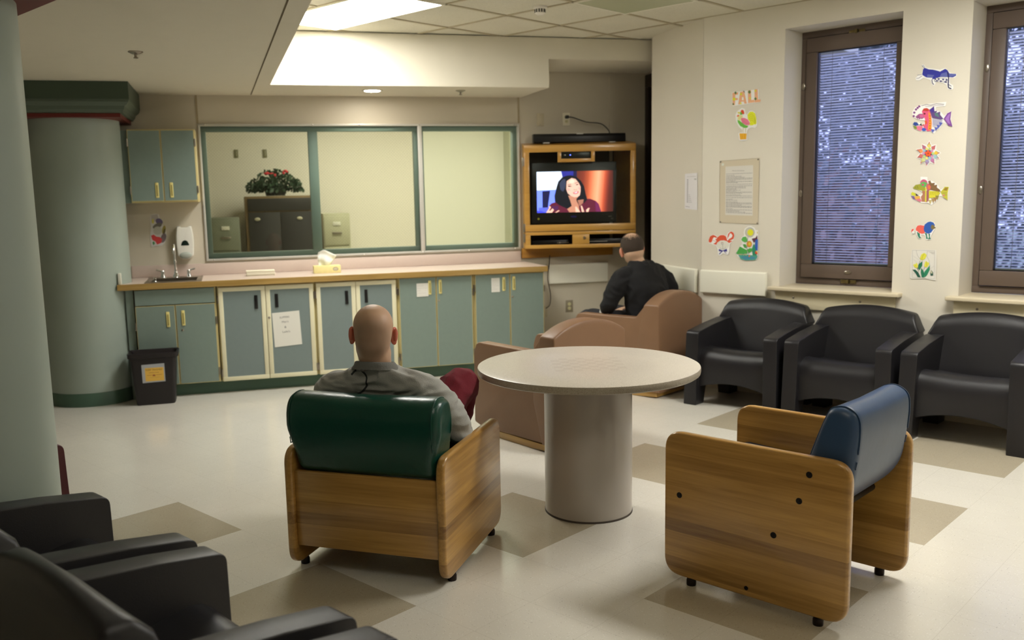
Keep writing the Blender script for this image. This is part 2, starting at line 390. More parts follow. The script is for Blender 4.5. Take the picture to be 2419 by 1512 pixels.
# ------------------------------------------------------------------ floor
bm = bmesh.new(); T2 = .6096
dark = {(0, -1), (2, -1), (2, 1), (2, 3), (2, 5), (4, -1), (4, 1), (4, 3), (4, 5)}
def fq(x0, x1, y0, y1, mi):
    f = bm.faces.new([bm.verts.new((x, y, 0)) for x, y in ((x0, y0), (x1, y0), (x1, y1), (x0, y1))]); f.material_index = mi
for i in range(-16, 13):
    for j in range(-8, 7): fq(i*T2, (i+1)*T2, j*T2, (j+1)*T2, 1 if (i, j) in dark else 0)
for i in range(-16, 3):
    for j in range(7, 15): fq(i*T2, (i+1)*T2, j*T2, (j+1)*T2, 0)
struct('floor', bm, [M_FLOOR, M_FLOORT], smooth=None)

# ------------------------------------------------------------------ ceilings
bm = bmesh.new(); extrude(bm, [(-8, -5), (8, -5), (8, 4.46), (.62, 4.46), (.62, 7), (-8, 7)], 2, H_UP, H_UP+.12); ceil = struct('ceiling', bm, M_TILE, smooth=None)
bm = bmesh.new()
for k in range(-12, 13):
    x = (-.49+k)*T2; box(bm, x-.012, x+.012, -5, 7 if x < .6 else 4.46, H_UP-.006, H_UP+.002)
    y = (.79+k)*T2
    if -5 < y < 7: box(bm, -8, 8 if y < 4.4 else .6, y-.012, y+.012, H_UP-.006, H_UP+.002)
g_ = finish('tile_grid', bm, M_TBAR, ceil, smooth=None)
bm = bmesh.new()
extrude(bm, [tuple(B(a, d)[:2]) for a, d in ((-7, 3.32), (2.96, 3.32), (2.96, 2.55), (.70, 2.55), (.84, -5.5), (-7, -5.5))], 2, H_SOF, H_UP-.008)
struct('ceiling', bm, M_CEIL, smooth=None)
bm = bmesh.new(); a0, a1 = B(.572, 3.25, H_SOF), B(.69, -2.5, H_SOF); dv = (a1-a0); nn = dv.cross(Vector((0, 0, 1))).normalized()*.0045
bm.faces.new([bm.verts.new(p+Vector((0, 0, -.0012))) for p in (a0-nn, a1-nn, a1+nn, a0+nn)])
struct('trim_1', bm, mat('joint_shadow_line', (96, 84, 60), .8), smooth=None)
bm = bmesh.new(); extrude(bm, [tuple(B(a, d)[:2]) for a, d in ((2.96, 2.55), (2.96, 3.34), (4.35, 3.34), (4.35, 2.55))], 2, 2.635, H_UP-.008)
struct('trim_2', bm, M_CEIL, smooth=None)

# ------------------------------------------------------------------ walls
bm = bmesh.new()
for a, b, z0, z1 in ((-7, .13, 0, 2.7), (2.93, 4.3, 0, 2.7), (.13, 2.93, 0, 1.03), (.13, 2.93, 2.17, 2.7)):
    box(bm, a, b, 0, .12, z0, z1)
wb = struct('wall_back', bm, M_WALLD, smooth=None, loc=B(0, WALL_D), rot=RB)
for k, a in enumerate((.13, 2.93)):                                    # panel cover strips above the big window
    bm = bmesh.new(); box(bm, a-.008, a+.008, -.005, 0, 2.175, H_SOF-.001); finish('cover_strip', bm, mat('tan_cover_strip', (168, 154, 124), .5), wb, smooth=None)
bm = bmesh.new(); box(bm, 3.82, 3.85, -.012, 0, .9, 2.635); finish('cover_strip', bm, M_WALLD, wb, smooth=None)
# pier between the counter wall and the window wall
bm = bmesh.new(); cnr = (U*SEG_A)
cx = [tuple(B(3.85, 2.46)[:2]), (.602, 4.13), (.602, 4.6), tuple(B(4.2, 2.46)[:2])]
extrude(bm, cx, 2, 0, H_UP)
struct('wall_pier', bm, M_WALL, smooth=None)
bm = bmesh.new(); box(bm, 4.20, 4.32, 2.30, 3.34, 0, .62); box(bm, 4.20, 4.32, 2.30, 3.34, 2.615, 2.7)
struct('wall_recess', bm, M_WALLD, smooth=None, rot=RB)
w3 = thing('window_3', B(4.20, 2.82, 0), RB, None, None); w3['kind'] = 'structure'
bm = bmesh.new()
for y0, y1, z0, z1 in ((-.5, .47, 2.50, 2.615), (-.5, .47, .62, .74), (.39, .47, .74, 2.5), (-.5, -.42, .74, 2.5), (-.06, .02, .74, 2.5)): box(bm, -.02, .1, y0, y1, z0, z1, bev=.004)
finish('window_frame', bm, M_BRONZD, w3)
bm = bmesh.new(); box(bm, .04, .05, -.42, .39, .74, 2.5); finish('pane', bm, mat('smoked_pane', (26, 26, 32), .1), w3, smooth=None)
# window wall
WX = [(1.25, 2.05), (2.465, 3.265), (3.68, 4.48)]; WZ0, WZ1 = .825, 2.645
bm = bmesh.new(); x = .40
for a, b in WX + [(8, 8)]:
    box(bm, x if x > .5 else .604, a, 0, .33, 0, H_UP)
    if a < 8: box(bm, a, b, 0, .33, 0, WZ0-.03); box(bm, a, b, 0, .33, WZ1, H_UP)
    x = b
struct('wall_right', bm, M_WALL, smooth=None, loc=(0, WIN_Y, 0))
# closing walls the photo does not show
for nm, p, q in (('wall_left', B(-3.2, 3.3), B(-3.2, -5.5)), ('wall_front', Vector((-6, -4.3, 0)), Vector((7.5, -4.3, 0))), ('wall_side', Vector((7.2, -4.4, 0)), Vector((7.2, 4.4, 0)))):
    bm = bmesh.new(); L = (q-p).length; box(bm, 0, L, -.06, .06, 0, H_UP)
    struct(nm, bm, M_WALL, smooth=None, loc=p, rot=math.atan2((q-p).y, (q-p).x))
# green cove base along the cabinets and column is part of those; office behind the observation window
bm = bmesh.new()
box(bm, -1.4, 5.2, 2.55, 2.65, 0, 2.75); box(bm, -1.5, -1.4, .12, 2.65, 0, 2.75); box(bm, 3.86, 3.96, .12, 2.65, 0, 2.75)
struct('wall_office', bm, M_OFFWALL, smooth=None, loc=B(0, WALL_D), rot=RB)
bm = bmesh.new(); box(bm, -1.4, 4.3, .12, 2.65, 2.62, 2.72); struct('ceiling_office', bm, M_TILE, smooth=None, loc=B(0, WALL_D), rot=RB)
bm = bmesh.new(); box(bm, 3.55, 3.65, 2.3, 2.55, 0, 2.62); struct('trim_3', bm, mat('grey_door_jamb', (186, 184, 160), .5), smooth=None, loc=B(0, WALL_D), rot=RB)

# ------------------------------------------------------------------ observation window
w = thing('window_4', B(.13, WALL_D, 1.03), RB, None, None); w['kind'] = 'structure'
WW, WH = 2.80, 1.14
bm = bmesh.new()
for x0, x1, z0, z1 in ((0, WW, 0, .018), (0, WW, WH-.018, WH), (0, .018, .018, WH-.018), (WW-.018, WW, .018, WH-.018), (1.855, 1.893, .018, WH-.018)): box(bm, x0, x1, -.022, .006, z0, z1, bev=.003)
finish('aluminium_trim', bm, M_ALU, w)
bm = bmesh.new()
for x0, x1, z0, z1 in ((.018, WW-.018, .018, .062), (.018, WW-.018, WH-.062, WH-.018), (.018, .058, .062, WH-.062), (WW-.058, WW-.018, .062, WH-.062), (.90, .98, .062, WH-.062), (1.822, 1.91, .062, WH-.062)): box(bm, x0, x1, .012, .08, z0, z1, bev=.004)
finish('window_frame', bm, M_GREENF, w)
for x0, x1, mm in ((.058, .90, M_WGLASS), (.98, 1.822, M_WGLASS), (1.91, WW-.058, M_GLASS)):
    bm = bmesh.new(); bm.faces.new([bm.verts.new(p) for p in ((x0, .05, .062), (x1, .05, .062), (x1, .05, WH-.062), (x0, .05, WH-.062))]); finish('pane', bm, mm, w, smooth=None)
bm = bmesh.new(); bm.faces.new([bm.verts.new(p) for p in ((.018, -.004, .018), (WW-.018, -.004, .018), (WW-.018, -.004, WH-.018), (.018, -.004, WH-.018))]); finish('cover_sheet', bm, M_GLASS, w, smooth=None)
bm = bmesh.new()
for x in (.06, .94, 1.34, 1.87, 2.3, 2.74): ell(bm, (x, -.024, WH-.009), (.006, .003, .006)); ell(bm, (x, -.024, .009), (.006, .003, .006))
finish('screw', bm, M_CHROME, w)

# ------------------------------------------------------------------ office things seen through the glass
def office(a, d, z=0): return B(a, d, z)
t = thing('wardrobe', office(.86, 5.25), RB, 'dark brown cabinet with a plant on top, seen through the observation window', 'cabinet')
bm = bmesh.new(); box(bm, -.36, .36, -.05, .45, 0, 1.575, bev=.006); finish('carcass', bm, mat('walnut_trim', (112, 92, 60), .5), t)
for x0, x1, z0, z1 in ((-.33, .33, 1.42, 1.55),): bm = bmesh.new(); box(bm, x0, x1, -.066, -.05, z0, z1, bev=.003); finish('drawer', bm, mat('dark_drawer_front', (40, 38, 36), .45), t)
for x0, x1 in ((-.33, -.002), (.002, .33)):
    bm = bmesh.new(); box(bm, x0, x1, -.066, -.05, .05, 1.405, bev=.003); dd = finish('door', bm, mat('dark_drawer_front', (40, 38, 36), .45), t)
    bm = bmesh.new(); xx = -.24 if x0 < -.1 else .2; ell(bm, (xx, -.072, 1.335), (.03, .008, .018)); finish('pull_handle', bm, mat('pale_pull', (170, 165, 140), .4), dd)
t = thing('potted_plant', office(.83, 5.36, 1.578), RB, 'bushy dark green plant with red blossoms on top of the dark cabinet behind the glass', 'plant')
bm = bmesh.new(); lathe(bm, [(.10, 0), (.13, .10), (.125, .10), (.1, .08)], 20); finish('pot', bm, mat('dark_pot', (28, 30, 26), .6), t)
bm = bmesh.new(); bmf = bmesh.new(); rnd = random.Random(3)
for k in range(800):
    th_ = rnd.uniform(0, 2*PI); r = .30*math.sqrt(rnd.random()); z = .04 + rnd.random()*(.25*(1-(r/.36)**2)); x, y = r*math.cos(th_)*1.0, r*math.sin(th_)*.6
    n_ = Vector((rnd.gauss(0, 1), rnd.gauss(0, 1), rnd.gauss(0, 1))).normalized(); a_ = n_.orthogonal().normalized(); b_ = n_.cross(a_); s_ = rnd.uniform(.018, .036); c_ = Vector((x, y, z))
    bm.faces.new([bm.verts.new(c_+p) for p in (a_*s_, b_*s_*.6, -a_*s_, -b_*s_*.6)])
tag(finish('foliage', bm, mat('dark_leaf', (34, 58, 34), .6), t, smooth=None), None, None)
for x, z in ((-.08, .24), (.11, .25), (-.02, .22)):
    bm = bmesh.new()
    for k in range(9): ell(bm, (x+rnd.uniform(-.022, .022), -.06+rnd.uniform(-.02, .02), z+rnd.uniform(-.015, .015)), (.014, .012, .011), segs=8)
    finish('blossom', bm, mat('red_petal', (200, 40, 52), .6), t)
def filing(a, d, label, col, h=1.375):
    t = thing('filing_cabinet', office(a, d), RB, label, 'filing cabinet')
    mm = mat('file_metal_%d' % col[0], col, .4)
    bm = bmesh.new(); box(bm, -.145, .145, 0, .5, 0, h, bev=.005); finish('carcass', bm, mm, t)
    for k in range(4):
        z1 = h-.03-k*.33; bm = bmesh.new(); box(bm, -.135, .135, -.014, 0, z1-.31, z1, bev=.003); dd = finish('drawer', bm, mm, t)
        bm = bmesh.new(); box(bm, -.04, .04, -.02, -.013, z1-.10, z1-.06, bev=.002); finish('label_holder', bm, mat('label_card', (206, 204, 186), .6), dd)
        bm = bmesh.new(); box(bm, -.05, .05, -.03, -.014, z1-.19, z1-.17, bev=.003); finish('pull_handle', bm, M_STEEL, dd)
filing(1.45, 5.2, 'olive beige filing cabinet behind the middle pane of the observation window', (176, 174, 146))
filing(.29, 5.2, 'grey green filing cabinet behind the left pane, beside the dark brown cabinet', (118, 122, 104), 1.36)
for a in (.45, .76):
    o = thing('wall_switch_plate', office(a, 5.838, 2.05), RB, 'dark plate high on the office wall, %s one of two' % ('left' if a < .6 else 'right'), 'wall plate', 'plates on the office wall')
    bm = bmesh.new(); box(bm, -.022, .022, 0, .01, -.045, .045, bev=.002); finish('plate', bm, mat('olive_plate', (120, 116, 84), .5), o)
    bm = bmesh.new(); box(bm, .0, .008, -.003, 0, -.03, .03); finish('slot', bm, mat('pale_pull', (170, 165, 140), .4), o)
for k, (a, d) in enumerate(((1.6, 4.55), (3.0, 4.3))):
    t = thing('ceiling_light', office(a, d, 2.612), RB, 'ceiling light panel in the office, %s' % ('behind the middle pane' if k == 0 else 'behind the right pane'), 'ceiling light', 'office ceiling lights')
    bm = bmesh.new(); box(bm, -.6, .6, -.3, .3, -.012, .005); finish('frame', bm, M_PAPER, t, smooth=None)
    bm = bmesh.new(); box(bm, -.57, .57, -.27, .27, -.02, -.0125); finish('diffuser', bm, M_LIGHTO, t, smooth=None)


# ------------------------------------------------------------------ ceiling fittings
def troffer(x, y, lx, ly, m_, label, grp=None):
    t = thing('ceiling_light', (x, y, H_UP), 0, label, 'ceiling light', grp)
    bm = bmesh.new()
    for a0, a1, b0, b1 in ((-lx/2, lx/2, -ly/2, -ly/2+.018), (-lx/2, lx/2, ly/2-.018, ly/2), (-lx/2, -lx/2+.018, -ly/2+.018, ly/2-.018), (lx/2-.018, lx/2, -ly/2+.018, ly/2-.018)): box(bm, a0, a1, b0, b1, -.014, .0)
    finish('frame', bm, mat('troffer_frame', (226, 222, 206), .5), t, smooth=None)
    bm = bmesh.new(); box(bm, -lx/2+.018, lx/2-.018, -ly/2+.018, ly/2-.018, -.0125, -.006); finish('diffuser', bm, m_, t, smooth=None)
    return t
troffer(-.885, 1.995, 1.2, .6, M_LIGHT, 'bright rectangular fluorescent ceiling panel above the soffit edge')
troffer(.618, 3.21, .6, .6, mat('unlit_diffuser', (176, 180, 150), .5), 'unlit greenish square ceiling panel')
troffer(3.6, -.9, 1.2, .6, M_LIGHTR, 'added fill light panel out of view above the black armchairs')  # added fill panel, out of view, gives the foreground some light from above
troffer(3.05, 2.6, 1.2, .6, M_LIGHT2, 'fluorescent ceiling panel in front of the windows')
troffer(5.3, 1.7, 1.2, .6, mat('added_side_diffuser', (240, 240, 230), .6, emit=(255, 249, 236), es=LIGHTS['side']), 'added fill light panel out of view on the far right')  # unseen panel added so that light grazes the window wall
t = thing('recessed_downlight', B(1.531, 2.86, H_SOF), 0, 'round lit downlight recessed in the soffit over the counter', 'ceiling light')
bm = bmesh.new(); lathe(bm, [(.066, -.001), (.066, -.006), (.085, -.006), (.085, 0)], 32, caps=False); finish('trim_ring', bm, M_PAPER, t)
bm = bmesh.new(); lathe(bm, [(.064, -.0055), (.064, -.002)], 32); finish('lens', bm, M_SPOT, t)
def sprinkler(a, d, label):
    t = thing('fire_sprinkler', B(a, d, H_SOF), 0, label, 'sprinkler', 'soffit sprinklers')
    bm = bmesh.new(); lathe(bm, [(.042, 0), (.042, -.004), (.022, -.014), (.012, -.016), (.012, 0)], 24); finish('escutcheon', bm, M_STEEL, t)
    bm = bmesh.new(); lathe(bm, [(.008, -.014), (.008, -.03), (.014, -.034), (.014, -.038), (.004, -.04)], 16); finish('nozzle', bm, M_STEEL, t)
sprinkler(2.265, 2.80, 'small sprinkler head in the soffit to the right of the downlight')
sprinkler(-.13, 1.052, 'sprinkler head alone in the wide soffit on the left')
t = thing('smoke_detector', (.06, 2.87, H_UP), 0, 'white smoke detector on the tiled ceiling', 'smoke detector')
bm = bmesh.new(); lathe(bm, [(.05, 0), (.05, -.012), (.036, -.018), (.036, -.045), (.022, -.056)], 28); finish('body', bm, M_PAPER, t)
bm = bmesh.new()
for k in range(12):
    a_ = 2*PI*k/12; box(bm, -.004, .004, -.038, -.0355, -.042, -.02, M=Matrix.Rotation(a_, 4, 'Z'))
finish('vent_slots', bm, M_INK, t, smooth=None)

# ------------------------------------------------------------------ columns
def column(name, c, rot, label, dz=0):
    t = thing(name, c, rot, label, 'column', 'round sage green columns')
    bm = bmesh.new(); lathe(bm, [(.334, .105), (.334, 2.165+dz)], 72); finish('shaft', bm, M_COL, t)
    bm = bmesh.new(); lathe(bm, [(.337, .0), (.337, .098), (.3345, .104)], 72); finish('cove_base', bm, M_COLG, t)
    def sq(bm, prof, mi=0):
        rings = [[bm.verts.new((sx*h, sy*h, z)) for sx, sy in ((-1, -1), (1, -1), (1, 1), (-1, 1))] for h, z in prof]
        for A_, B_ in zip(rings, rings[1:]):
            for k in range(4): bm.faces.new((A_[k], A_[(k+1) % 4], B_[(k+1) % 4], B_[k]))
        bm.faces.new(rings[0][::-1]); bm.faces.new(rings[-1])
    bm = bmesh.new(); sq(bm, [(.385, 2.158+dz), (.385, 2.185+dz)]); finish('red_band', bm, M_RED, t, smooth=None)
    bm = bmesh.new(); sq(bm, [(h_, z_+dz) for h_, z_ in [(.378, 2.186), (.40, 2.19), (.408, 2.205), (.416, 2.21), (.424, 2.235), (.44, 2.245), (.455, 2.262), (.455, 2.272)]]); finish('moulding', bm, M_CAPG, t, smooth=25)
    bm = bmesh.new(); sq(bm, [(.455, 2.273+dz), (.46, 2.28+dz), (.46, H_SOF-.001)]); finish('capital', bm, mat('dark_grey_green_capital', (66, 80, 66), .5), t, smooth=None)
    return t
c2 = B(-.772, 2.896)
column('column', c2, RB, 'round sage green column beside the sink counter')
column('column', Vector((.785, -1.215, 0)), 0, 'large near column at the left edge of the photo', .05)

# ------------------------------------------------------------------ windows in the right wall
def window(x0, x1, label_no):
    w = thing('window_%d' % label_no, (x0, WIN_Y+.27, WZ0), 0, None, None); w['kind'] = 'structure'
    ww, hh = x1-x0, WZ1-WZ0
    bm = bmesh.new()
    for a, b, c, d in ((0, ww, 0, .045), (0, ww, hh-.045, hh), (0, .04, .045, hh-.045), (ww-.04, ww, .045, hh-.045)): box(bm, a, b, 0, .07, c, d, bev=.004)
    finish('window_frame', bm, M_BRONZE, w)
    bm = bmesh.new()
    for a, b, c, d in ((.046, ww-.046, .05, .148), (.046, ww-.046, hh-.15, hh-.05), (.046, .125, .148, hh-.15), (ww-.125, ww-.046, .148, hh-.15)): box(bm, a, b, -.022, .05, c, d, bev=.006)
    finish('sash', bm, M_BRONZE, w)
    bm = bmesh.new()
    for a, b, c, d in ((.125, ww-.125, .148, .154), (.125, ww-.125, hh-.156, hh-.15), (.125, .129, .154, hh-.156), (ww-.129, ww-.125, .154, hh-.156)): box(bm, a, b, -.005, .02, c, d)
    finish('gasket', bm, M_BLACK, w, smooth=None)
    bm = bmesh.new(); bm.faces.new([bm.verts.new(p) for p in ((.127, .006, .15), (ww-.127, .006, .15), (ww-.127, .006, hh-.152), (.127, .006, hh-.152))]); finish('pane', bm, M_GLASS, w, smooth=None)
    bm = bmesh.new(); z = .165
    while z < hh-.17:
        c_, s_ = math.cos(-.52), math.sin(-.52); d_ = .0088
        for sg in (0,):
            y = .032
            a = [(.13, y-d_*c_, z-d_*s_), (ww-.13, y-d_*c_, z-d_*s_), (ww-.13, y+d_*c_, z+d_*s_), (.13, y+d_*c_, z+d_*s_)]
            lo = [bm.verts.new(p) for p in a]; hi = [bm.verts.new((p[0], p[1], p[2]+.0009)) for p in a]
            bm.faces.new(lo[::-1]); bm.faces.new(hi)
            for k in range(4): bm.faces.new((lo[k], lo[(k+1) % 4], hi[(k+1) % 4], hi[k]))
        z += .0192
    bl = finish('blind_slats', bm, M_SLAT, w, smooth=None)
    bm = bmesh.new()
    for x in (.22, ww-.22): tube(bm, [(x, .022, .155), (x, .022, hh-.155)], .0012, 6)
    finish('ladder_cord', bm, mat('tan_cord', (150, 140, 130), .8), w)
    bm = bmesh.new(); box(bm, .13, ww-.13, .02, .044, .152, .162); finish('bottom_rail', bm, mat('pale_green_rail', (190, 196, 176), .5), w, smooth=None)
    for lx, lz in ((.022, .4*hh-.06), (.022, .79*hh)):
        bm = bmesh.new(); lathe(bm, [(.012, 0), (.012, .006), (.008, .009)], 20); bmesh.ops.transform(bm, matrix=Matrix.Translation((lx, 0, lz)) @ Matrix.Rotation(PI/2, 4, 'X') @ Matrix.Diagonal((1, 2.1, 1, 1)), verts=bm.verts)
        box(bm, lx-.0015, lx+.0015, -.012, -.009, lz-.018, lz+.018); finish('lock_cover', bm, M_STEEL, w)
    bm = bmesh.new(); lathe(bm, [(.011, 0), (.011, .006), (.007, .009)], 20); bmesh.ops.transform(bm, matrix=Matrix.Translation((ww/2, -.022, .1)) @ Matrix.Rotation(PI/2, 4, 'X') @ Matrix.Diagonal((2.2, 1, 1, 1)), verts=bm.verts); finish('lock_cover', bm, M_STEEL, w)
    for zz in (.03, hh-.045):
        bm = bmesh.new(); box(bm, ww/2-.055, ww/2-.012, -.012, .0, zz-.012, zz+.014, bev=.002); box(bm, ww/2+.012, ww/2+.055, -.012, .0, zz-.012, zz+.014, bev=.002); box(bm, ww/2-.008, ww/2+.008, -.03, .0, zz-.012, zz+.016, bev=.002); finish('latch', bm, mat('olive_brass', (112, 98, 62), .35, .8), w)
    # sill board and the strip under it
    bm = bmesh.new(); box(bm, -.06, ww+.07, -.34, -.002, -.028, -.0, bev=.007, seg=3); sl = finish('window_sill', bm, M_SILL, w)
    bm = bmesh.new(); box(bm, -.02, ww+.03, -.29, -.271, -.155, -.029, bev=.003); ap = finish('apron_board', bm, mat('cream_apron_board', (214, 204, 172), .5), w)
    bm = bmesh.new()
    for x in (.12, ww-.2): ell(bm, (x, -.291, -.075), (.008, .004, .008), segs=12)
    finish('screw', bm, M_STEEL, ap)
for i, (a, b) in enumerate(WX): window(a, b, (1, 2, 5)[i])

# ------------------------------------------------------------------ outdoors
bm = bmesh.new(); box(bm, -30, 34, 4.9, 60, -1.3, -1.2); struct('ground', bm, mat('dull_lawn', (140, 150, 130), .9, noise_amt=.3, noise_scale=1), smooth=None)
def tree(x, y, h, sp, n, mm, label, seed, trunk=.16, low=.25):
    r = random.Random(seed)
    t = thing('tree', (x, y, -1.2), 0, label, 'tree', 'trees outside the windows')
    bm = bmesh.new(); tube(bm, [(0, 0, 0), (.05, 0, h*.3), (-.08, .05, h*.65), (0, 0, h*.98)], [trunk, trunk*.8, trunk*.5, .02], 10); tips = []
    for k in range(26):
        z = h*(low+(.95-low)*r.random()); a = r.uniform(0, 2*PI); L = sp*(1.15-(z/h)*.75)*r.uniform(.6, 1)
        e = Vector((math.cos(a)*L, math.sin(a)*L, z+r.uniform(-.2, .5))); m_ = Vector((math.cos(a)*L*.5, math.sin(a)*L*.5, z+.12)); tube(bm, [(0, 0, z), m_, e], [trunk*.3, trunk*.16, .008], 6)
        tips += [m_, (m_+e)/2, e]
    finish('trunk', bm, mat('dark_bark', (110, 104, 100), .9), t)
    bm = bmesh.new()
    for k in range(n*12):
        c_ = r.choice(tips)+Vector((r.gauss(0, .36), r.gauss(0, .36), r.gauss(0, .30))); n_ = Vector((r.gauss(0, 1), r.gauss(0, 1), r.gauss(0, 1))).normalized()
        a_ = n_.orthogonal().normalized(); b_ = n_.cross(a_); s_ = r.uniform(.04, .075)
        bm.faces.new([bm.verts.new(c_+p) for p in (a_*s_, b_*s_*.5, -a_*s_, -b_*s_*.5)])
    finish('foliage', bm, mm, t, smooth=None)
LF1 = mat('dark_conifer_leaf', (122, 130, 130), .8, noise_amt=.3, noise_scale=2); LF2 = mat('autumn_leaf', (156, 128, 118), .8, noise_amt=.3, noise_scale=2)
tree(-1.9, 9.6, 7.0, 1.7, 2600, LF1, 'evergreen tree outside, left half of the first window', 1, trunk=.09)
tree(-3.2, 15.5, 9.0, 2.4, 2600, LF1, 'tall far evergreen tree outside, behind the first window', 2, trunk=.12)
tree(1.6, 11.4, 8.0, 1.8, 2600, LF1, 'evergreen tree outside, right half of the first window', 3, trunk=.09)
tree(1.9, 17.5, 9.0, 2.4, 2200, LF1, 'far evergreen tree outside, between the two windows', 4, trunk=.12)
tree(5.6, 13.8, 8.0, 2.0, 2400, LF1, 'evergreen tree outside the second window', 5, trunk=.1)
tree(.35, 7.0, 2.2, .6, 900, LF2, 'low reddish autumn shrub outside the first window', 6, trunk=.03, low=.1)
bm = bmesh.new(); r = random.Random(21)
for k in range(15000):
    c_ = Vector((r.uniform(-9, 9), r.gauss(0, .5), 3.4*r.random()**.8)); n_ = Vector((r.gauss(0, 1), r.gauss(0, 1), r.gauss(0, 1))).normalized(); a_ = n_.orthogonal().normalized(); b_ = n_.cross(a_); s_ = r.uniform(.06, .13)
    bm.faces.new([bm.verts.new(c_+p) for p in (a_*s_, b_*s_*.5, -a_*s_, -b_*s_*.5)])
tag(finish('hedge', bm, LF1, smooth=None, loc=(1, 22, -1.2)), 'long dense hedge far outside, seen low through the windows', 'hedge')
tree(4.4, 7.6, 2.2, .9, 900, mat('olive_leaf', (150, 160, 120), .8), 'low green shrub outside the second window', 7, trunk=.03, low=.1)
# ------------------------------------------------------------------ bumper rails
def rail(bm_len, h, loc, rot, label):
    t = thing('bumper_rail', loc, rot, label, 'wall guard', 'ivory bumper rails')
    bm = bmesh.new(); extrude(bm, rpoly([(-.006, 0), (-.006, h), (-.036, h), (-.036, 0)], [0, 0, .013, .013], 4), 0, 0, bm_len, bev=.004); finish('face_board', bm, M_RAIL, t)
    bm = bmesh.new(); box(bm, .01, bm_len-.01, -.0065, 0, .012, h-.012); finish('backing', bm, mat('rail_backing', (90, 80, 60), .7), t, smooth=None)
rail(.60, .185, B(3.19, WALL_D, .69), RB, 'ivory bumper rail on the wall below the television')
rail(.545, .178, (.615, WIN_Y, .744), 0, 'ivory bumper rail left of the first window, facing the room')
rs = math.atan2(4.13-B(3.85, 2.46).y, .602-B(3.85, 2.46).x)
sg0 = Vector((B(3.85, 2.46).x, B(3.85, 2.46).y, 0)); sgd = Vector((math.cos(rs), math.sin(rs), 0)); SEGL = (Vector((.602, 4.13, 0))-sg0).length
rail(.70, .185, sg0+sgd*(SEGL-.735)+Vector((0, 0, .737)), rs, 'ivory bumper rail in the corner behind the man in black')

# ------------------------------------------------------------------ base cabinets
def cab_box(t, x0, x1, z0, z1, dep=.60, m_=M_EDGE):
    bm = bmesh.new(); box(bm, x0, x1, .022, dep, z0, z1, bev=.002); return finish('carcass', bm, m_, t)
def hinge(p, x, z):
    bm = bmesh.new(); box(bm, x-.006, x+.006, -.006, .022, z-.028, z+.028, bev=.002); tube(bm, [(x, -.006, z-.03), (x, -.006, z+.03)], .004, 8); return finish('hinge', bm, M_STEEL, p)
def pull(p, x, z, kind='cream'):
    if kind == 'cream':
        bm = bmesh.new(); box(bm, x-.013, x+.013, -.008, .001, z-.06, z+.06, bev=.004); o = finish('pull_handle', bm, mat('cream_pull', (226, 214, 140), .35), p)
        bm = bmesh.new(); box(bm, x-.005, x+.006, -.0092, -.0078, z-.046, z+.04); finish('finger_slot', bm, mat('olive_shadow_slot', (160, 146, 84), .6), o, smooth=None)
    else:
        bm = bmesh.new(); box(bm, x-.013, x+.013, -.004, .001, z-.055, z+.055, bev=.003); finish('pull_handle', bm, M_BLACK, p)
def lock(p, x, z):
    bm = bmesh.new(); lathe(bm, [(.009, 0), (.009, .004), (.006, .006)], 16); bmesh.ops.transform(bm, matrix=Matrix.Translation((x, 0, z)) @ Matrix.Rotation(PI/2, 4, 'X'), verts=bm.verts); finish('lock', bm, M_STEEL, p)
def flat_door(t, x0, x1, z0, z1, m_=M_CAB, edge=True):
    bm = bmesh.new(); box(bm, x0, x1, 0, .02, z0, z1, mi=1); box(bm, x0+.004, x1-.004, -.0012, .0, z0+.004, z1-.004, mi=0)
    return finish('door', bm, [m_, M_EDGE], t, smooth=None)
def framed_door(t, x0, x1, z0, z1, f=.034):
    bm = bmesh.new()
    for a, b, c, d in ((x0, x1, z0, z0+f), (x0, x1, z1-f, z1), (x0, x0+f, z0+f, z1-f), (x1-f, x1, z0+f, z1-f)): box(bm, a, b, 0, .022, c, d, bev=.0025)
    dr = finish('door', bm, M_CREAM, t)
    bm = bmesh.new(); box(bm, x0+f-.003, x1-f+.003, .005, .018, z0+f-.003, z1-f+.003); finish('door_panel', bm, M_CABB, dr, smooth=None); return dr
DZ0, DZ1, DF = .105, .862, 2.68
def cabinet(a0, a1, label): return thing('base_cabinet', B(a0, DF, 0), RB, label, 'cabinet', 'base cabinets under the counter')
def paper(name, loc, rot, w_, h_, label, cat, lines=0, tilt=0, grp=None, title=None, thick=.0008, gap=.003):
    t = thing(name, loc, rot, label, cat, grp)
    t.rotation_euler = (0, tilt, rot)
    p = Print(); p.poly([(0, 0), (w_, 0), (w_, h_), (0, h_)], (226, 224, 216)); r = random.Random(int(w_*1e4))
    if title: p.text(title, w_/2, h_*.86, h_*.06, (90, 90, 90), align='CENTER')
    for k in range(lines):
        z = h_*.80-k*(h_*.72/max(lines, 1)); x = w_*.06; end = w_*(.94 if r.random() < .7 else r.uniform(.3, .8))
        while x < end:
            l_ = min(w_*r.uniform(.03, .11), end-x); p.poly([(x, z), (x+l_, z), (x+l_, z+h_*.010), (x, z+h_*.010)], (150, 148, 148), layer=2); x += l_+w_*.018
    o = p.done('sheet', t); o.location = (0, -gap, 0); return t
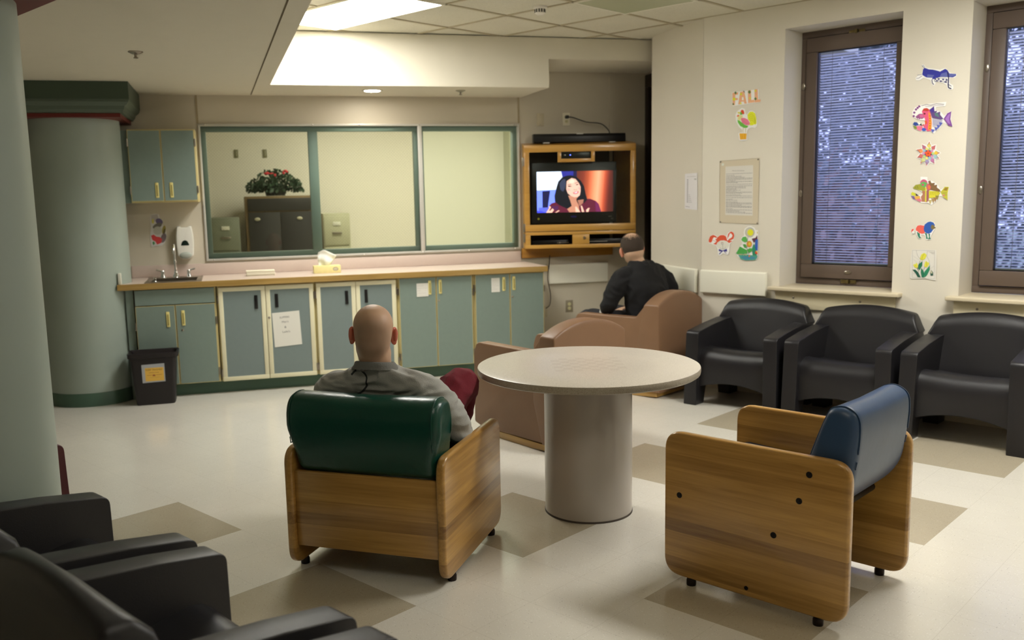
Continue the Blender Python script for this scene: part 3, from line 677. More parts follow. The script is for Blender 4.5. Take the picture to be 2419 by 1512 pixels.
# sink unit
c = cabinet(-.405, .203, 'grey green sink cabinet at the left end, one wide false drawer over two doors')
bm = bmesh.new()
for q in ((0, .018, .022, .60, .10, .868), (.586, .604, .022, .60, .10, .868), (.018, .586, .022, .60, .10, .118), (.018, .586, .582, .60, .118, .868), (.018, .586, .022, .036, .742, .868)): box(bm, *q)
finish('carcass', bm, M_EDGE, c, smooth=None)
bm = bmesh.new(); box(bm, .002, .592, -.0012, .02, .742, .860); finish('drawer_front', bm, M_CAB, c, smooth=None)
d1 = flat_door(c, .0, .290, DZ0, .735); d2 = flat_door(c, .296, .592, DZ0, .735)
pull(d1, .235, .625); pull(d2, .348, .63); lock(d2, .338, .535)
hinge(d1, -.004, .58); hinge(d2, .597, .60); hinge(d2, .597, .19)
bm = bmesh.new(); box(bm, -.068, -.012, .03, .055, .0, .868); finish('filler_panel', bm, M_CAB, c, smooth=None)
# the two cream framed units
for a0, a1, wh, lab in ((.207, .968, 0, 'cream framed cabinet with blue doors and a taped paper sign'), (.972, 1.646, 1, 'cream framed cabinet with blue doors behind the bald man')):
    c = cabinet(a0, a1, lab); L = a1-a0; cab_box(c, 0, L, .10, .868); mid = L*.49
    e1 = framed_door(c, .010, mid-.002, DZ0-.005, DZ1-.008); e2 = framed_door(c, mid+.002, L-.010, DZ0-.005, DZ1-.008)
    pull(e1, mid-.075, .727, 'black'); pull(e2, mid+.085, .73, 'black'); lock(e2, mid+.02, .595)
    for zz in (.76, .17): hinge(e1, .004, zz); hinge(e2, L-.004, zz)
for a0, a1, lab in ((1.650, 2.302, 'grey green two door cabinet right of the cream framed ones'), (2.306, 2.945, 'grey green two door cabinet at the right end of the counter')):
    c = cabinet(a0, a1, lab); L = a1-a0; cab_box(c, 0, L, .10, .868); mid = L*.505
    e1 = flat_door(c, .014, mid-.003, DZ0-.004, DZ1); e2 = flat_door(c, mid+.003, L-.010, DZ0-.004, DZ1)
    pull(e1, mid-.055, .775); pull(e2, mid+.035, .778); lock(e2, mid+.02, .66)
    hinge(e1, .008, .75); hinge(e1, .008, .20); hinge(e2, L-.003, .72); hinge(e2, L-.003, .2)
bm = bmesh.new(); box(bm, -.415, 2.93, 2.755, 3.29, 0, .099); tk = tag(finish('toe_kick', bm, M_COLG, smooth=None, rot=RB), 'dark green toe kick strip along the floor under the base cabinets', 'toe kick')
# papers on the doors
def apaper(nm, a0, z0, w_, h_, label, **k): return paper(nm, B(a0, DF-.0012, z0), RB, w_, h_, label, 'paper notice', **k)
t = thing('paper_sign', B(0, DF+.002, 0), RB, 'white handwritten sheet reading SLIPPERS Men\'s & Ladie\'s taped on the second framed door', 'paper sign')
p = Print((.583, .667, .220, -.012, -.013, -.226)); p.poly([(185, 155), (1165, 55), (1285, 1275), (300, 1385)], (228, 226, 216))
for s_, x, y, z_ in (('SLIPPERS', 640, 330, 95), ("Men's", 665, 495, 105), ('&', 675, 690, 120), ("Ladie's", 710, 850, 105)): p.text(s_, x, y, z_, (96, 92, 92), rot=.10, align='CENTER')
p.done('sheet', t)
apaper('paper_notice', 1.811, .702, .100, .112, 'small white notice beside the pull on the right green cabinet door, nearer the man', lines=4, title='1')
apaper('paper_notice', 2.462, .708, .075, .122, 'small white notice on the rightmost cabinet, left of its pull', lines=6, title='2')
# worktop
bm = bmesh.new()
box(bm, -.52, 2.965, 2.645, 2.668, .868, .914, mi=1, bev=.003)
extrude(bm, [(-.52, 2.668), (-.318, 2.668), (-.318, 3.298), (-.41, 3.298)]+[(-.772+.338*math.cos(a_), 2.896+.338*math.sin(a_)) for a_ in [x_*PI/180 for x_ in range(70, -40, -10)] if 2.896+.338*math.sin(a_) < 3.29], 2, .876, .914)
for a, b, c_, d_ in ((.09, 2.965, 2.668, 3.298), (-.318, .09, 2.668, 2.70), (-.318, .09, 3.14, 3.298)): box(bm, a, b, c_, d_, .876, .914, mi=0)
ct = tag(finish('countertop', bm, [M_CTOP, M_CEDGE], smooth=None, rot=RB), 'long pink beige laminate countertop with oak front edge under the observation window', 'countertop')
bm = bmesh.new(); box(bm, -.47, 2.925, 3.28, 3.2995, .9145, 1.012, bev=.003); finish('backsplash', bm, M_CTOP, ct)
bm = bmesh.new(); box(bm, -.512, -.49, 2.665, 2.86, .9145, 1.0, bev=.003); finish('side_splash', bm, mat('pale_side_splash', (214, 214, 200), .4), ct)
# sink with tap
t = thing('sink', B(-.114, 2.92, .914), RB, 'small stainless steel bar sink set in the left end of the counter', 'sink')
bm = bmesh.new()
for a, b, c_, d_ in ((-.212, .214, -.245, -.205), (-.212, .214, .135, .255), (-.212, -.175, -.205, .135), (.177, .214, -.205, .135)): box(bm, a, b, c_, d_, .0005, .006, bev=.002)
finish('rim', bm, M_STEEL, t)
bm = bmesh.new()
for a, b, c_, d_, e_, f_ in ((-.175, .177, -.205, -.200, -.15, .003), (-.175, .177, .130, .135, -.15, .003), (-.175, -.170, -.2, .13, -.15, .003), (.172, .177, -.2, .13, -.15, .003), (-.17, .172, -.2, .13, -.155, -.15)): box(bm, a, b, c_, d_, e_, f_)
finish('basin', bm, M_STEEL, t, smooth=None)
t = thing('tap', B(-.114, 3.12, .92), RB, 'tall chrome gooseneck tap with two lever handles behind the sink', 'tap')
bm = bmesh.new(); lathe(bm, [(.028, 0), (.026, .012), (.016, .03), (.014, .05)], 24); finish('spout_base', bm, M_CHROME, t)
bm = bmesh.new(); tube(bm, spline([(0, 0, .04), (0, 0, .14), (0, 0, .22), (0, -.03, .262), (0, -.075, .262), (0, -.105, .23), (0, -.11, .20)]), .0095, 14); lathe(bm, [(.012, .12), (.014, .13), (.012, .14)], 18); finish('spout', bm, M_CHROME, t)
for s_ in (-1, 1):
    bm = bmesh.new(); lathe(bm, [(.022, 0), (.02, .012), (.014, .03), (.017, .045), (.012, .055)], 22, c=(s_*.102, .03)); tube(bm, [(s_*.102, .03, .045), (s_*.125, .02, .056), (s_*.152, .01, .064)], [.008, .0065, .008], 10); finish('lever_handle', bm, M_CHROME, t)
t = thing('soap_pump', B(-.249, 2.76, .914), RB, 'round chrome knob standing on the sink front, left corner', 'stopper')
bm = bmesh.new(); lathe(bm, [(.014, 0), (.016, .004), (.008, .01), (.013, .024), (.012, .034), (.005, .038)], 22); finish('knob', bm, M_CHROME, t)
# tissue box and towels
t = thing('tissue_box', B(1.105, 2.97, .9142), RB-.02, 'yellow tissue box with a white tissue pulled up, on the counter', 'tissue box')
bm = bmesh.new(); box(bm, -.112, .112, -.055, .055, 0, .062, bev=.003); finish('carton', bm, mat('pale_yellow_card', (230, 218, 152), .6, noise_amt=.08, noise_scale=60), t)
p = Print(); p.ell(.068, .033, .022, .015, (60, 48, 50)); p.ell(.068, .033, .019, .012, (210, 200, 170)); p.text('Tissue', .068, .029, .011, (60, 48, 50), align='CENTER'); o = p.done('printed_logo', t); o.location = (0, -.0562, 0)
bm = bmesh.new(); grid = []; r = random.Random(5)
for i in range(9):
    row = []
    for j in range(13):
        u_, v_ = i/8, j/12; w_ = .068*(1-.25*abs(v_-.5)) ; x = -.02+(u_*2-1)*w_*(.75+.5*v_) + v_*.03; z = .061+v_*.135*(1-.35*abs(u_*1.6-.5)); y = .018*math.sin(u_*7+v_*2)*(1-v_*.3)+.008*math.sin(v_*9+u_*3)
        row.append(bm.verts.new((x, y, z)))
    grid.append(row)
for i in range(8):
    for j in range(12): bm.faces.new((grid[i][j], grid[i+1][j], grid[i+1][j+1], grid[i][j+1]))
o = finish('tissue', bm, mat('white_tissue', (238, 238, 230), .9), t, smooth=80); md = o.modifiers.new('s', 'SOLIDIFY'); md.thickness = .001
t = thing('folded_towel_stack', B(.565, 3.0, .9142), RB, 'stack of folded white paper towels on the counter, left of the tissue box', 'paper towels')
bm = bmesh.new(); r = random.Random(8)
for k in range(9): dx, dy = r.uniform(-.003, .003), r.uniform(-.004, .004); box(bm, -.118+dx, .112+dx, -.048+dy, .048+dy, k*.0048, k*.0048+.0044, bev=.0016)
finish('towel_layers', bm, mat('off_white_towel', (232, 226, 204), .9), t)
# soap dispenser
t = thing('soap_dispenser', B(-.03, WALL_D, 1.06), RB, 'white wall mounted soap dispenser with dark triangular window right of the tap', 'soap dispenser')
bm = bmesh.new(); extrude(bm, rpoly([(-.062, .03), (-.070, .12), (-.068, .20), (-.058, .272), (-.038, .272), (-.022, .262), (.022, .262), (.038, .272), (.058, .272), (.068, .20), (.070, .12), (.062, .03), (.03, .0), (-.03, .0)], .012, 4), 1, -.10, -.001, bev=.014, seg=3); finish('housing', bm, mat('glossy_white_plastic', (226, 224, 214), .22), t)
bm = bmesh.new(); extrude(bm, rpoly([(-.036, .113), (.036, .113), (.02, .148), (0, .158), (-.02, .148)], .008, 4), 1, -.1012, -.099); finish('level_window', bm, mat('dark_green_window', (18, 34, 26), .2), t, smooth=None)
bm = bmesh.new(); ell(bm, (0, -.094, .032), (.052, .022, .03)); finish('push_bar', bm, mat('grey_push_bar', (170, 176, 166), .3), t)
# coloured drawing near the sink
t = thing('colored_drawing', B(0, WALL_D-.001, 0), RB, 'crumpled cut-out drawing of a figure with a red heart, on the wall above the sink', 'drawing')
p = Print((-.500, 1.533, .482, -.011, -.038, -.506))
p.poly([(445, 190), (520, 170), (585, 180), (600, 250), (655, 280), (640, 350), (690, 390), (712, 480), (705, 560), (690, 640), (640, 695), (540, 700), (470, 715), (450, 640), (445, 500), (455, 380), (440, 280)], (212, 210, 206))
p.poly([(455, 195), (560, 180), (575, 240), (520, 300), (465, 320)], (178, 172, 168)); p.poly([(470, 270), (500, 255), (505, 330), (475, 330)], (204, 196, 90))
p.ell(590, 300, 62, 48, (108, 98, 132), rot=.5); p.ell(560, 370, 80, 40, (120, 116, 106), rot=-.4); p.ell(565, 450, 72, 70, (190, 190, 180)); p.ell(668, 440, 30, 75, (160, 146, 70), rot=.1); p.ell(672, 470, 16, 60, (96, 88, 60), rot=.2)
p.ell(660, 570, 44, 80, (120, 106, 108), rot=.3); p.poly([(458, 530), (500, 512), (545, 545), (600, 552), (640, 590), (625, 650), (560, 678), (530, 625), (480, 600)], (206, 66, 66)); p.poly([(480, 640), (505, 620), (525, 660), (495, 690)], (60, 128, 76))
o = p.done('paper_cutout', t); o.location = (0, -.003, 0)
# upper cabinet
t = thing('wall_cabinet', B(-.400, 2.97, 1.53), RB, 'small grey green two door wall cabinet above the sink', 'cabinet')
cb = bmesh.new(); box(cb, 0, .512, .022, .329, 0, .575, bev=.002); finish('carcass', cb, M_EDGE, t)
d1 = flat_door(t, .004, .247, .012, .568); d2 = flat_door(t, .252, .504, .012, .568); pull(d1, .198, .098); pull(d2, .308, .098)
for zz in (.47, .10): hinge(d1, .0, zz); hinge(d2, .509, zz)
bm = bmesh.new(); box(bm, -.05, -.004, .04, .32, .0, .568); finish('filler_panel', bm, M_CAB, t, smooth=None)

# ------------------------------------------------------------------ wall plates and cords
def plate(a, z, w_, h_, label, kind):
    t = thing('wall_plate', B(a, WALL_D, z), RB, label, 'outlet')
    bm = bmesh.new(); box(bm, -w_/2, w_/2, -.006, 0, -h_/2, h_/2, bev=.002); finish('plate', bm, mat('plate_' + kind, {'grey': (150, 140, 118), 'cream': (236, 230, 208), 'tan': (200, 190, 162)}[kind], .4), t)
    if kind != 'tan':
        for s_ in (-1, 1):
            bm = bmesh.new(); lathe(bm, [(.016, 0), (.016, .003)], 20); bmesh.ops.transform(bm, matrix=Matrix.Translation((0, -.006, s_*.02)) @ Matrix.Rotation(PI/2, 4, 'X'), verts=bm.verts); rc = finish('socket', bm, mat('ivory_socket', (214, 208, 160), .4), t)
            bm = bmesh.new()
            for x in (-.006, .006): box(bm, x-.001, x+.001, -.0095, -.0088, s_*.02-.004, s_*.02+.005)
            finish('slot', bm, M_INK, rc, smooth=None)
    else:
        bm = bmesh.new(); ell(bm, (0, -.006, .042), (.003, .002, .003), segs=8); ell(bm, (0, -.006, -.042), (.003, .002, .003), segs=8); finish('screw', bm, M_STEEL, t)
plate(3.138, 2.206, .066, .112, 'blank beige wall plate above the left of the television cabinet', 'tan')
plate(3.392, 2.212, .070, .115, 'cream outlet above the television with a black plug in it', 'cream')
plate(3.405, .470, .072, .115, 'grey double outlet low on the wall right of the counter', 'grey')
plate(3.168, .433, .03, .11, 'narrow beige wall plate low beside the last cabinet', 'tan')
bm = bmesh.new(); tube(bm, spline([B(3.40, 3.29, 2.232), B(3.45, 3.26, 2.222), B(3.56, 3.22, 2.180), B(3.66, 3.2, 2.170), B(3.72, 3.2, 2.150), B(3.77, 3.18, 2.09), B(3.75, 3.17, 2.045)]), .0045, 8); cord = tag(finish('power_cord', bm, M_BLACK), 'black power cord from the upper outlet down to the speaker bar', 'cord')
bm = bmesh.new(); box(bm, -.014, .014, -.045, -.007, -.014, .014, bev=.005); o = finish('plug', bm, M_BLACK, cord, loc=B(3.39, WALL_D, 2.23), rot=RB)
bm = bmesh.new(); tube(bm, spline([B(3.20, 3.255, .965), B(3.19, 3.25, .88), B(3.176, 3.252, .75), B(3.20, 3.25, .60), B(3.196, 3.26, .50), B(3.165, 3.285, .462)]), .0045, 8)
tag(finish('power_cord', bm, mat('dark_brown_cord', (60, 42, 26), .5)), 'thin brown cord hanging from the television cabinet beside the counter end', 'cord')

# ------------------------------------------------------------------ television cabinet
P0 = B(2.913, 3.12, 1.04); RT = YAW-PI/2
tv = thing('television_cabinet', P0, RT, 'wall mounted honey wood television cabinet with clear front', 'cabinet')
H1 = .925; loc2 = lambda P: (Matrix.Rotation(-RT, 3, 'Z') @ (P-P0))
bk_l = loc2(B(2.955, 3.295, 1.04)); bk_r = loc2(B(3.885, 3.295, 1.04))
foot = [(0, 0), (1.01, 0), (1.01, .10), (bk_r.x, bk_r.y), (bk_l.x, bk_l.y)]
def slab(name, pts, z0, z1, m_, par): b_ = bmesh.new(); extrude(b_, pts, 2, z0, z1, bev=.002); return finish(name, b_, m_, par)
b_ = bmesh.new(); extrude(b_, foot, 2, H1-.02, H1)
for v in b_.verts:
    if v.co.z > H1-.005: v.co.z += .16*v.co.y
finish('top_board', b_, M_TVW, tv, smooth=None); slab('bottom_board', foot, 0, .02, M_TVW, tv)
slab('shelf', [(.02, .02), (.99, .02), (.99, .12), (bk_r.x-.01, bk_r.y-.03), (bk_l.x+.02, bk_l.y-.02)], .155, .17, M_TVW, tv)
b_ = bmesh.new(); extrude(b_, [(0.0, .0), (.018, .0), (bk_l.x+.018, bk_l.y), (bk_l.x, bk_l.y)], 2, .02, H1-.02); finish('side_board', b_, M_TVW, tv, smooth=None)
b_ = bmesh.new(); extrude(b_, [(.992, 0), (1.01, 0), (1.01, .10), (bk_r.x, bk_r.y), (bk_r.x-.02, bk_r.y), (.992, .10)], 2, .02, H1-.02); finish('side_board', b_, M_TVW, tv, smooth=None)
b_ = bmesh.new()
for x0, x1, z0, z1 in ((.006, 1.006, .862, H1-.002), (.006, 1.006, .156, .216), (.006, .05, .216, .862), (.958, 1.006, .216, .862)): box(b_, x0, x1, -.02, 0, z0, z1, bev=.003)
dr = finish('door_frame', b_, M_TVW, tv)
b_ = bmesh.new()
for x0, x1, z0, z1 in ((.306, .337, .770, .862), (.606, .638, .770, .862), (.337, .606, .770, .800)): box(b_, x0, x1, -.022, 0, z0, z1, bev=.002)
finish('receiver_surround', b_, M_TVW, dr)
b_ = bmesh.new()
for x0, x1, z0, z1 in ((.006, 1.006, .001, .034), (.006, 1.006, .122, .151), (.006, .052, .034, .122), (.432, .586, .034, .122), (.978, 1.006, .034, .122)): box(b_, x0, x1, -.02, 0, z0, z1, bev=.003)
lr = finish('lower_door', b_, M_TVW, tv)
b_ = bmesh.new(); lathe(b_, [(.014, 0), (.014, .004), (.008, .012)], 20); bmesh.ops.transform(b_, matrix=Matrix.Translation((.54, -.02, .09)) @ Matrix.Rotation(PI/2, 4, 'X'), verts=b_.verts); finish('lock', b_, M_STEEL, lr)
for x0, x1, z0, z1, y in ((.05, .958, .216, .862, -.01),): b_ = bmesh.new(); b_.faces.new([b_.verts.new(q) for q in ((x0, y, z0), (x1, y, z0), (x1, y, z1), (x0, y, z1))]); finish('clear_panel', b_, M_GLASS, dr, smooth=None)
for zz in (.78, .19, .10):
    b_ = bmesh.new(); box(b_, -.014, .006, -.014, .02, zz-.035, zz+.035, bev=.002); tube(b_, [(-.006, -.018, zz-.04), (-.006, -.018, zz+.04)], .005, 8); finish('hinge', b_, M_STEEL, tv)
b_ = bmesh.new(); box(b_, 2.935, 3.84, 3.262, 3.298, .945, 1.038, bev=.002); o = finish('support_cleat', b_, M_TVWD, smooth=30); o.parent = tv; o.matrix_parent_inverse = Matrix.Identity(4)
o.location = Matrix.Rotation(-RT, 3, 'Z') @ (-P0); o.rotation_euler = (0, 0, RB-RT)
b_ = bmesh.new()
b_.faces.new([b_.verts.new(q) for q in ((bk_l.x+.02, bk_l.y-.003, .02), (bk_r.x-.02, bk_r.y-.003, .02), (bk_r.x-.02, bk_r.y-.003, H1-.02), (bk_l.x+.02, bk_l.y-.003, H1-.02))]); finish('back_board', b_, mat('dark_back_board', (44, 34, 22), .8), tv, smooth=None)
# television
t = thing('television', P0+Vector((math.cos(RT)*.465-math.sin(RT)*.06, math.sin(RT)*.465+math.cos(RT)*.06, .1702)), RT, 'black flat television showing a dark haired woman in a maroon top', 'television')
b_ = bmesh.new(); box(b_, -.395, .375, -.02, .025, .055, .60, bev=.006); finish('housing', b_, M_BLACK, t)
b_ = bmesh.new(); box(b_, -.12, .12, -.03, .045, 0, .014, bev=.005); box(b_, -.03, .03, -.0, .02, .012, .07, bev=.004); finish('stand', b_, M_BLACK, t)
# picture area: x -.345..+.345, z .155..+.52 (metres in the frame of the television)
p = Print(); X0, X1, Z0, Z1 = -.347, .343, .152, .520
def sp_(u_, v_): return (X0+(u_-190)/1950*(X1-X0), Z1-(v_-165)/1080*(Z1-Z0))
def SP(pts, col): p.poly([sp_(*q) for q in pts], col)
SP([(190, 165), (2140, 165), (2140, 1245), (190, 1245)], (70, 26, 22))
cols = [(1215, (84, 36, 28)), (1400, (116, 46, 34)), (1520, (160, 70, 44)), (1600, (196, 98, 66)), (1700, (222, 134, 96)), (1790, (232, 150, 116)), (1880, (214, 118, 84)), (1960, (170, 70, 46)), (2030, (120, 44, 34)), (2090, (80, 30, 26))]
p.k = 3
for (x0, c_), (x1, nx_c) in zip(cols, cols[1:]+[(2235, (60, 22, 20))]): p.poly([sp_(*q) for q in ([(x0, 165), (x1, 165), (x1-90, 1245), (x0-90, 1245)] if x0 > 1300 else [(x0, 165), (x1, 165), (x1-90, 1245), (x0, 1245)])], c_, cols=(c_, nx_c, nx_c, c_), layer=2)
p.poly([sp_(*q) for q in ((2140, 165), (2235, 165), (2145, 1245), (2140, 1245))], (16, 15, 15))
SP([(190, 165), (830, 165), (1215, 165), (1215, 1245), (190, 1245)], (46, 52, 190)); SP([(830, 165), (1215, 165), (1200, 560), (850, 560)], (40, 42, 130)); SP([(1130, 165), (1215, 165), (1215, 560), (1110, 560)], (24, 22, 60))
SP([(190, 640), (700, 640), (680, 1245), (190, 1245)], (110, 130, 248)); SP([(190, 165), (815, 165), (850, 330), (740, 470), (700, 640), (190, 650)], (214, 226, 252)); SP([(330, 675), (530, 665), (480, 1000), (470, 1110), (330, 1110)], (22, 22, 60))
SP([(230, 1110), (640, 1100), (640, 1245), (230, 1245)], (84, 92, 190)); SP([(190, 1190), (300, 1190), (420, 1245), (190, 1245)], (60, 66, 210))
SP([(480, 1245), (500, 1060), (560, 1000), (700, 960), (1300, 900), (1560, 900), (1700, 960), (1775, 1040), (1835, 1245)], (84, 24, 44)); SP([(1680, 960), (1775, 1040), (1835, 1245), (1700, 1245)], (98, 30, 72))
SP([(1060, 270), (1200, 310), (1320, 420), (1400, 560), (1440, 760), (1480, 920), (1400, 1010), (1200, 1010), (1080, 1150), (960, 1150), (760, 1050), (650, 960), (640, 800), (700, 560), (740, 430), (840, 320), (960, 280)], (16, 18, 26))
SP([(770, 480), (840, 380), (920, 360), (940, 500), (900, 640), (860, 700), (790, 640)], (48, 52, 74))
SP([(960, 420), (1080, 345), (1180, 370), (1260, 470), (1310, 580), (1310, 700), (1290, 800), (1240, 845), (1150, 850), (1060, 815), (980, 740), (945, 640), (950, 520)], (220, 168, 150))
SP([(990, 800), (1060, 815), (1150, 850), (1240, 845), (1200, 900), (1210, 960), (1260, 1060), (1280, 1245), (1020, 1245), (960, 1160), (1080, 1080), (1040, 930)], (176, 118, 96)); SP([(1230, 930), (1390, 910), (1370, 1010), (1280, 1090)], (150, 98, 82))
for q in ([(975, 560), (1010, 540), (1070, 552), (1085, 565), (1020, 578)], [(1190, 520), (1230, 500), (1262, 508), (1240, 530), (1200, 535)], [(970, 515), (1060, 500), (1080, 512), (990, 526)], [(1160, 480), (1240, 452), (1245, 464), (1170, 492)]): SP(q, (66, 44, 44))
SP([(1130, 640), (1180, 655), (1225, 635), (1215, 655), (1150, 665)], (150, 90, 80)); SP([(1110, 730), (1180, 700), (1262, 690), (1250, 745), (1190, 765), (1130, 760)], (196, 84, 96)); SP([(1150, 728), (1225, 705), (1220, 730), (1170, 742)], (232, 214, 220))
SP([(960, 610), (1030, 620), (1040, 680), (980, 680)], (226, 146, 140)); SP([(1250, 580), (1305, 600), (1300, 660), (1260, 650)], (226, 146, 140)); SP([(1020, 420), (1100, 370), (1160, 420), (1120, 480), (1040, 480)], (236, 190, 170))
for q in ([(420, 1245), (500, 1120), (490, 1080), (530, 1070), (545, 1110), (500, 1180), (520, 1200), (610, 1110), (650, 1110), (650, 1140), (570, 1245)], [(650, 1245), (740, 1185), (770, 1195), (690, 1245)], [(1310, 1080), (1345, 1080), (1400, 1245), (1340, 1245)], [(1450, 1245), (1450, 1190), (1500, 1145), (1545, 1140), (1520, 1190), (1510, 1245)], [(1170, 1100), (1200, 1100), (1300, 1245), (1180, 1245)]): SP(q, (222, 170, 150))
SP([(550, 1075), (735, 1070), (735, 1170), (620, 1175)], (70, 30, 70))
o = p.done('screen', t, M_SCREEN); o.location = (0, -.0212, 0)
p = Print(); p.text('VIZIO', -.015, .105, .020, (110, 90, 255), align='CENTER'); p.ell(-.335, .098, .010, .010, (196, 186, 40)); p.text('HDTV', .318, .104, .012, (190, 186, 170), align='CENTER'); p.poly([(.325, .082), (.345, .082), (.345, .094), (.325, .094)], (90, 88, 80)); p.poly([(.24, .125), (.345, .125), (.345, .128), (.24, .128)], (60, 58, 52))
o = p.done('badge', t); o.location = (0, -.0206, 0)
# receiver in the window at the top, players behind the lower door, sound bar on top
def at_tv(x, y, z): return P0+Vector((math.cos(RT)*x-math.sin(RT)*y, math.sin(RT)*x+math.cos(RT)*y, z))
t = thing('cable_box', at_tv(.4715, .03, .803), RT, 'small black cable box with a blue light at the top of the cabinet', 'cable box')
b_ = bmesh.new(); box(b_, -.13, .13, -.02, .12, 0, .058, bev=.003); finish('housing', b_, mat('black_box', (24, 24, 26), .3), t)
b_ = bmesh.new(); ell(b_, (-.05, -.021, .03), (.004, .002, .004), segs=8); finish('indicator_light', b_, mat('blue_led', (60, 80, 255), .5, emit=(70, 90, 255), es=6), t)
b_ = bmesh.new(); ell(b_, (-.10, -.021, .03), (.011, .002, .006), segs=10); finish('badge', b_, M_STEEL, t)
t = thing('player', at_tv(.24, .09, .0205), RT, 'dark video player behind the left opening of the lower door', 'video player')
b_ = bmesh.new(); box(b_, -.17, .17, 0, .10, 0, .05, bev=.003); finish('housing', b_, M_BLACK, t)
b_ = bmesh.new(); box(b_, .06, .17, -.002, 0, .024, .027); ell(b_, (.085, -.003, .026), (.007, .003, .007), segs=10); finish('trim_line', b_, M_ALU, t)
t = thing('player', at_tv(.76, .06, .0205), RT, 'dark video player with a silver line behind the right opening of the lower door', 'video player')
b_ = bmesh.new(); box(b_, -.17, .17, 0, .14, 0, .055, bev=.003); finish('housing', b_, M_BLACK, t)
b_ = bmesh.new(); box(b_, -.165, .0, -.002, 0, .03, .034); finish('trim_line', b_, M_ALU, t)
t = thing('sound_bar', B(3.45, 3.13, 1.04+H1+.16*(loc2(B(3.45, 3.13)).y)-.006), RB-.16, 'long black sound bar lying on the television cabinet', 'speaker')
b_ = bmesh.new(); extrude(b_, rpoly([(-.045, .006), (.045, .006), (.045, .085), (-.035, .085), (-.045, .06)], .01, 3), 0, -.425, .425, bev=.004); finish('housing', b_, M_BLACK, t)
for x, z, nm in ((-.31, .004, 'foot'), (.30, .004, 'foot')): b_ = bmesh.new(); box(b_, x-.03, x+.03, -.052, .03, 0, .0085, bev=.002); finish(nm, b_, M_ALU, t)
b_ = bmesh.new(); box(b_, -.03, .03, -.047, -.02, .078, .0875, bev=.002); finish('control_panel', b_, M_ALU, t)

# ------------------------------------------------------------------ rubbish bin
t = thing('wastebasket', B(-.285, 2.55, 0), RB, 'black plastic wastebasket with an orange label in front of the sink cabinet', 'wastebasket')
b_ = bmesh.new()
def rrect(w_, d_, r, n=5): return rpoly([(-w_, -d_), (w_, -d_), (w_, d_), (-w_, d_)], r, n)
rings = []
for w_, d_, z in ((.135, .08, 0), (.142, .085, .01), (.168, .105, .365), (.182, .115, .368), (.184, .118, .40), (.176, .112, .404), (.166, .104, .395), (.140, .082, .02)):
    rings.append([b_.verts.new((x, y, z)) for x, y in rrect(w_, d_, .03)])
for A_, B_ in zip(rings, rings[1:]):
    for k in range(len(A_)): b_.faces.new((A_[k], A_[(k+1) % len(A_)], B_[(k+1) % len(A_)], B_[k]))
b_.faces.new(rings[0][::-1]); b_.faces.new(rings[-1]); finish('tub', b_, mat('black_brown_plastic', (28, 22, 24), .4), t)
p = Print(); p.poly([(-.085, 0), (.08, .004), (.08, .146), (-.085, .142)], (176, 178, 182)); p.poly([(-.062, .012), (.072, .012), (.072, .116), (-.062, .116)], (236, 190, 84))
p.text('KEEP TRASHED', .004, .094, .018, (140, 84, 40), align='CENTER'); p.text('towels here', .0, .074, .015, (170, 104, 60), align='CENTER'); p.line([(-.05, .058), (.06, .06)], .003, (190, 120, 60)); p.poly([(-.012, .05), (.012, .05), (.0, .066)], (170, 90, 60)); p.line([(-.03, .04), (.04, .041)], .002, (200, 150, 80))
o = p.done('label', t); o.location = (0, -.0968, .175); o.rotation_euler = (.057, 0, 0)

# ------------------------------------------------------------------ papers and drawings on the window wall
def pic(name, label, A, draw, cat='drawing', y=WIN_Y, gap=.004, curl=0):
    t = thing(name, (0, y, 0), 0, label, cat); p = Print(A); draw(p); o = p.done('paper_cutout', t); o.location = (0, -gap, 0)
    md = o.modifiers.new('s', 'SOLIDIFY') if False else None
    return t
WHT = (242, 241, 238)
A_FALL = (.740, 2.372, .381, -.039, .006, -.348)
def d(p):
    p.poly([(268, 335), (835, 262), (835, 480), (878, 500), (862, 530), (770, 545), (288, 622)], WHT)
    o_ = (238, 180, 138)
    p.poly([(280, 345), (410, 330), (400, 380), (345, 392), (345, 450), (400, 452), (398, 492), (342, 498), (335, 600), (288, 605)], o_)
    p.poly([(448, 325), (530, 310), (588, 560), (540, 568), (520, 520), (468, 528), (455, 580), (405, 585)], o_); p.poly([(490, 430), (515, 430), (522, 490), (482, 495)], WHT)
    p.poly([(610, 292), (675, 285), (680, 490), (742, 478), (745, 535), (615, 552)], o_); p.poly([(748, 270), (812, 265), (820, 470), (878, 478), (862, 525), (752, 538)], o_)
    for x, y, r_, c_ in ((318, 475, 32, (232, 228, 40)), (465, 370, 24, (232, 228, 40)), (655, 450, 20, (232, 228, 60)), (765, 300, 20, (232, 220, 60)), (460, 560, 20, (236, 230, 90))): p.ell(x, y, r_, r_, c_)
    for x, y, r_ in ((350, 345, 26), (642, 325, 30), (768, 460, 26), (302, 580, 18)): p.ell(x, y, r_*.6, r_*1.2, (70, 122, 66)); p.ell(x, y, r_*1.1, r_*.5, (96, 120, 60))
    p.poly([(505, 302), (535, 305), (548, 345)], (84, 40, 44))
pic('word_cutout', 'cut-out coloured word FALL high on the wall left of the first window', A_FALL, d, 'lettering')
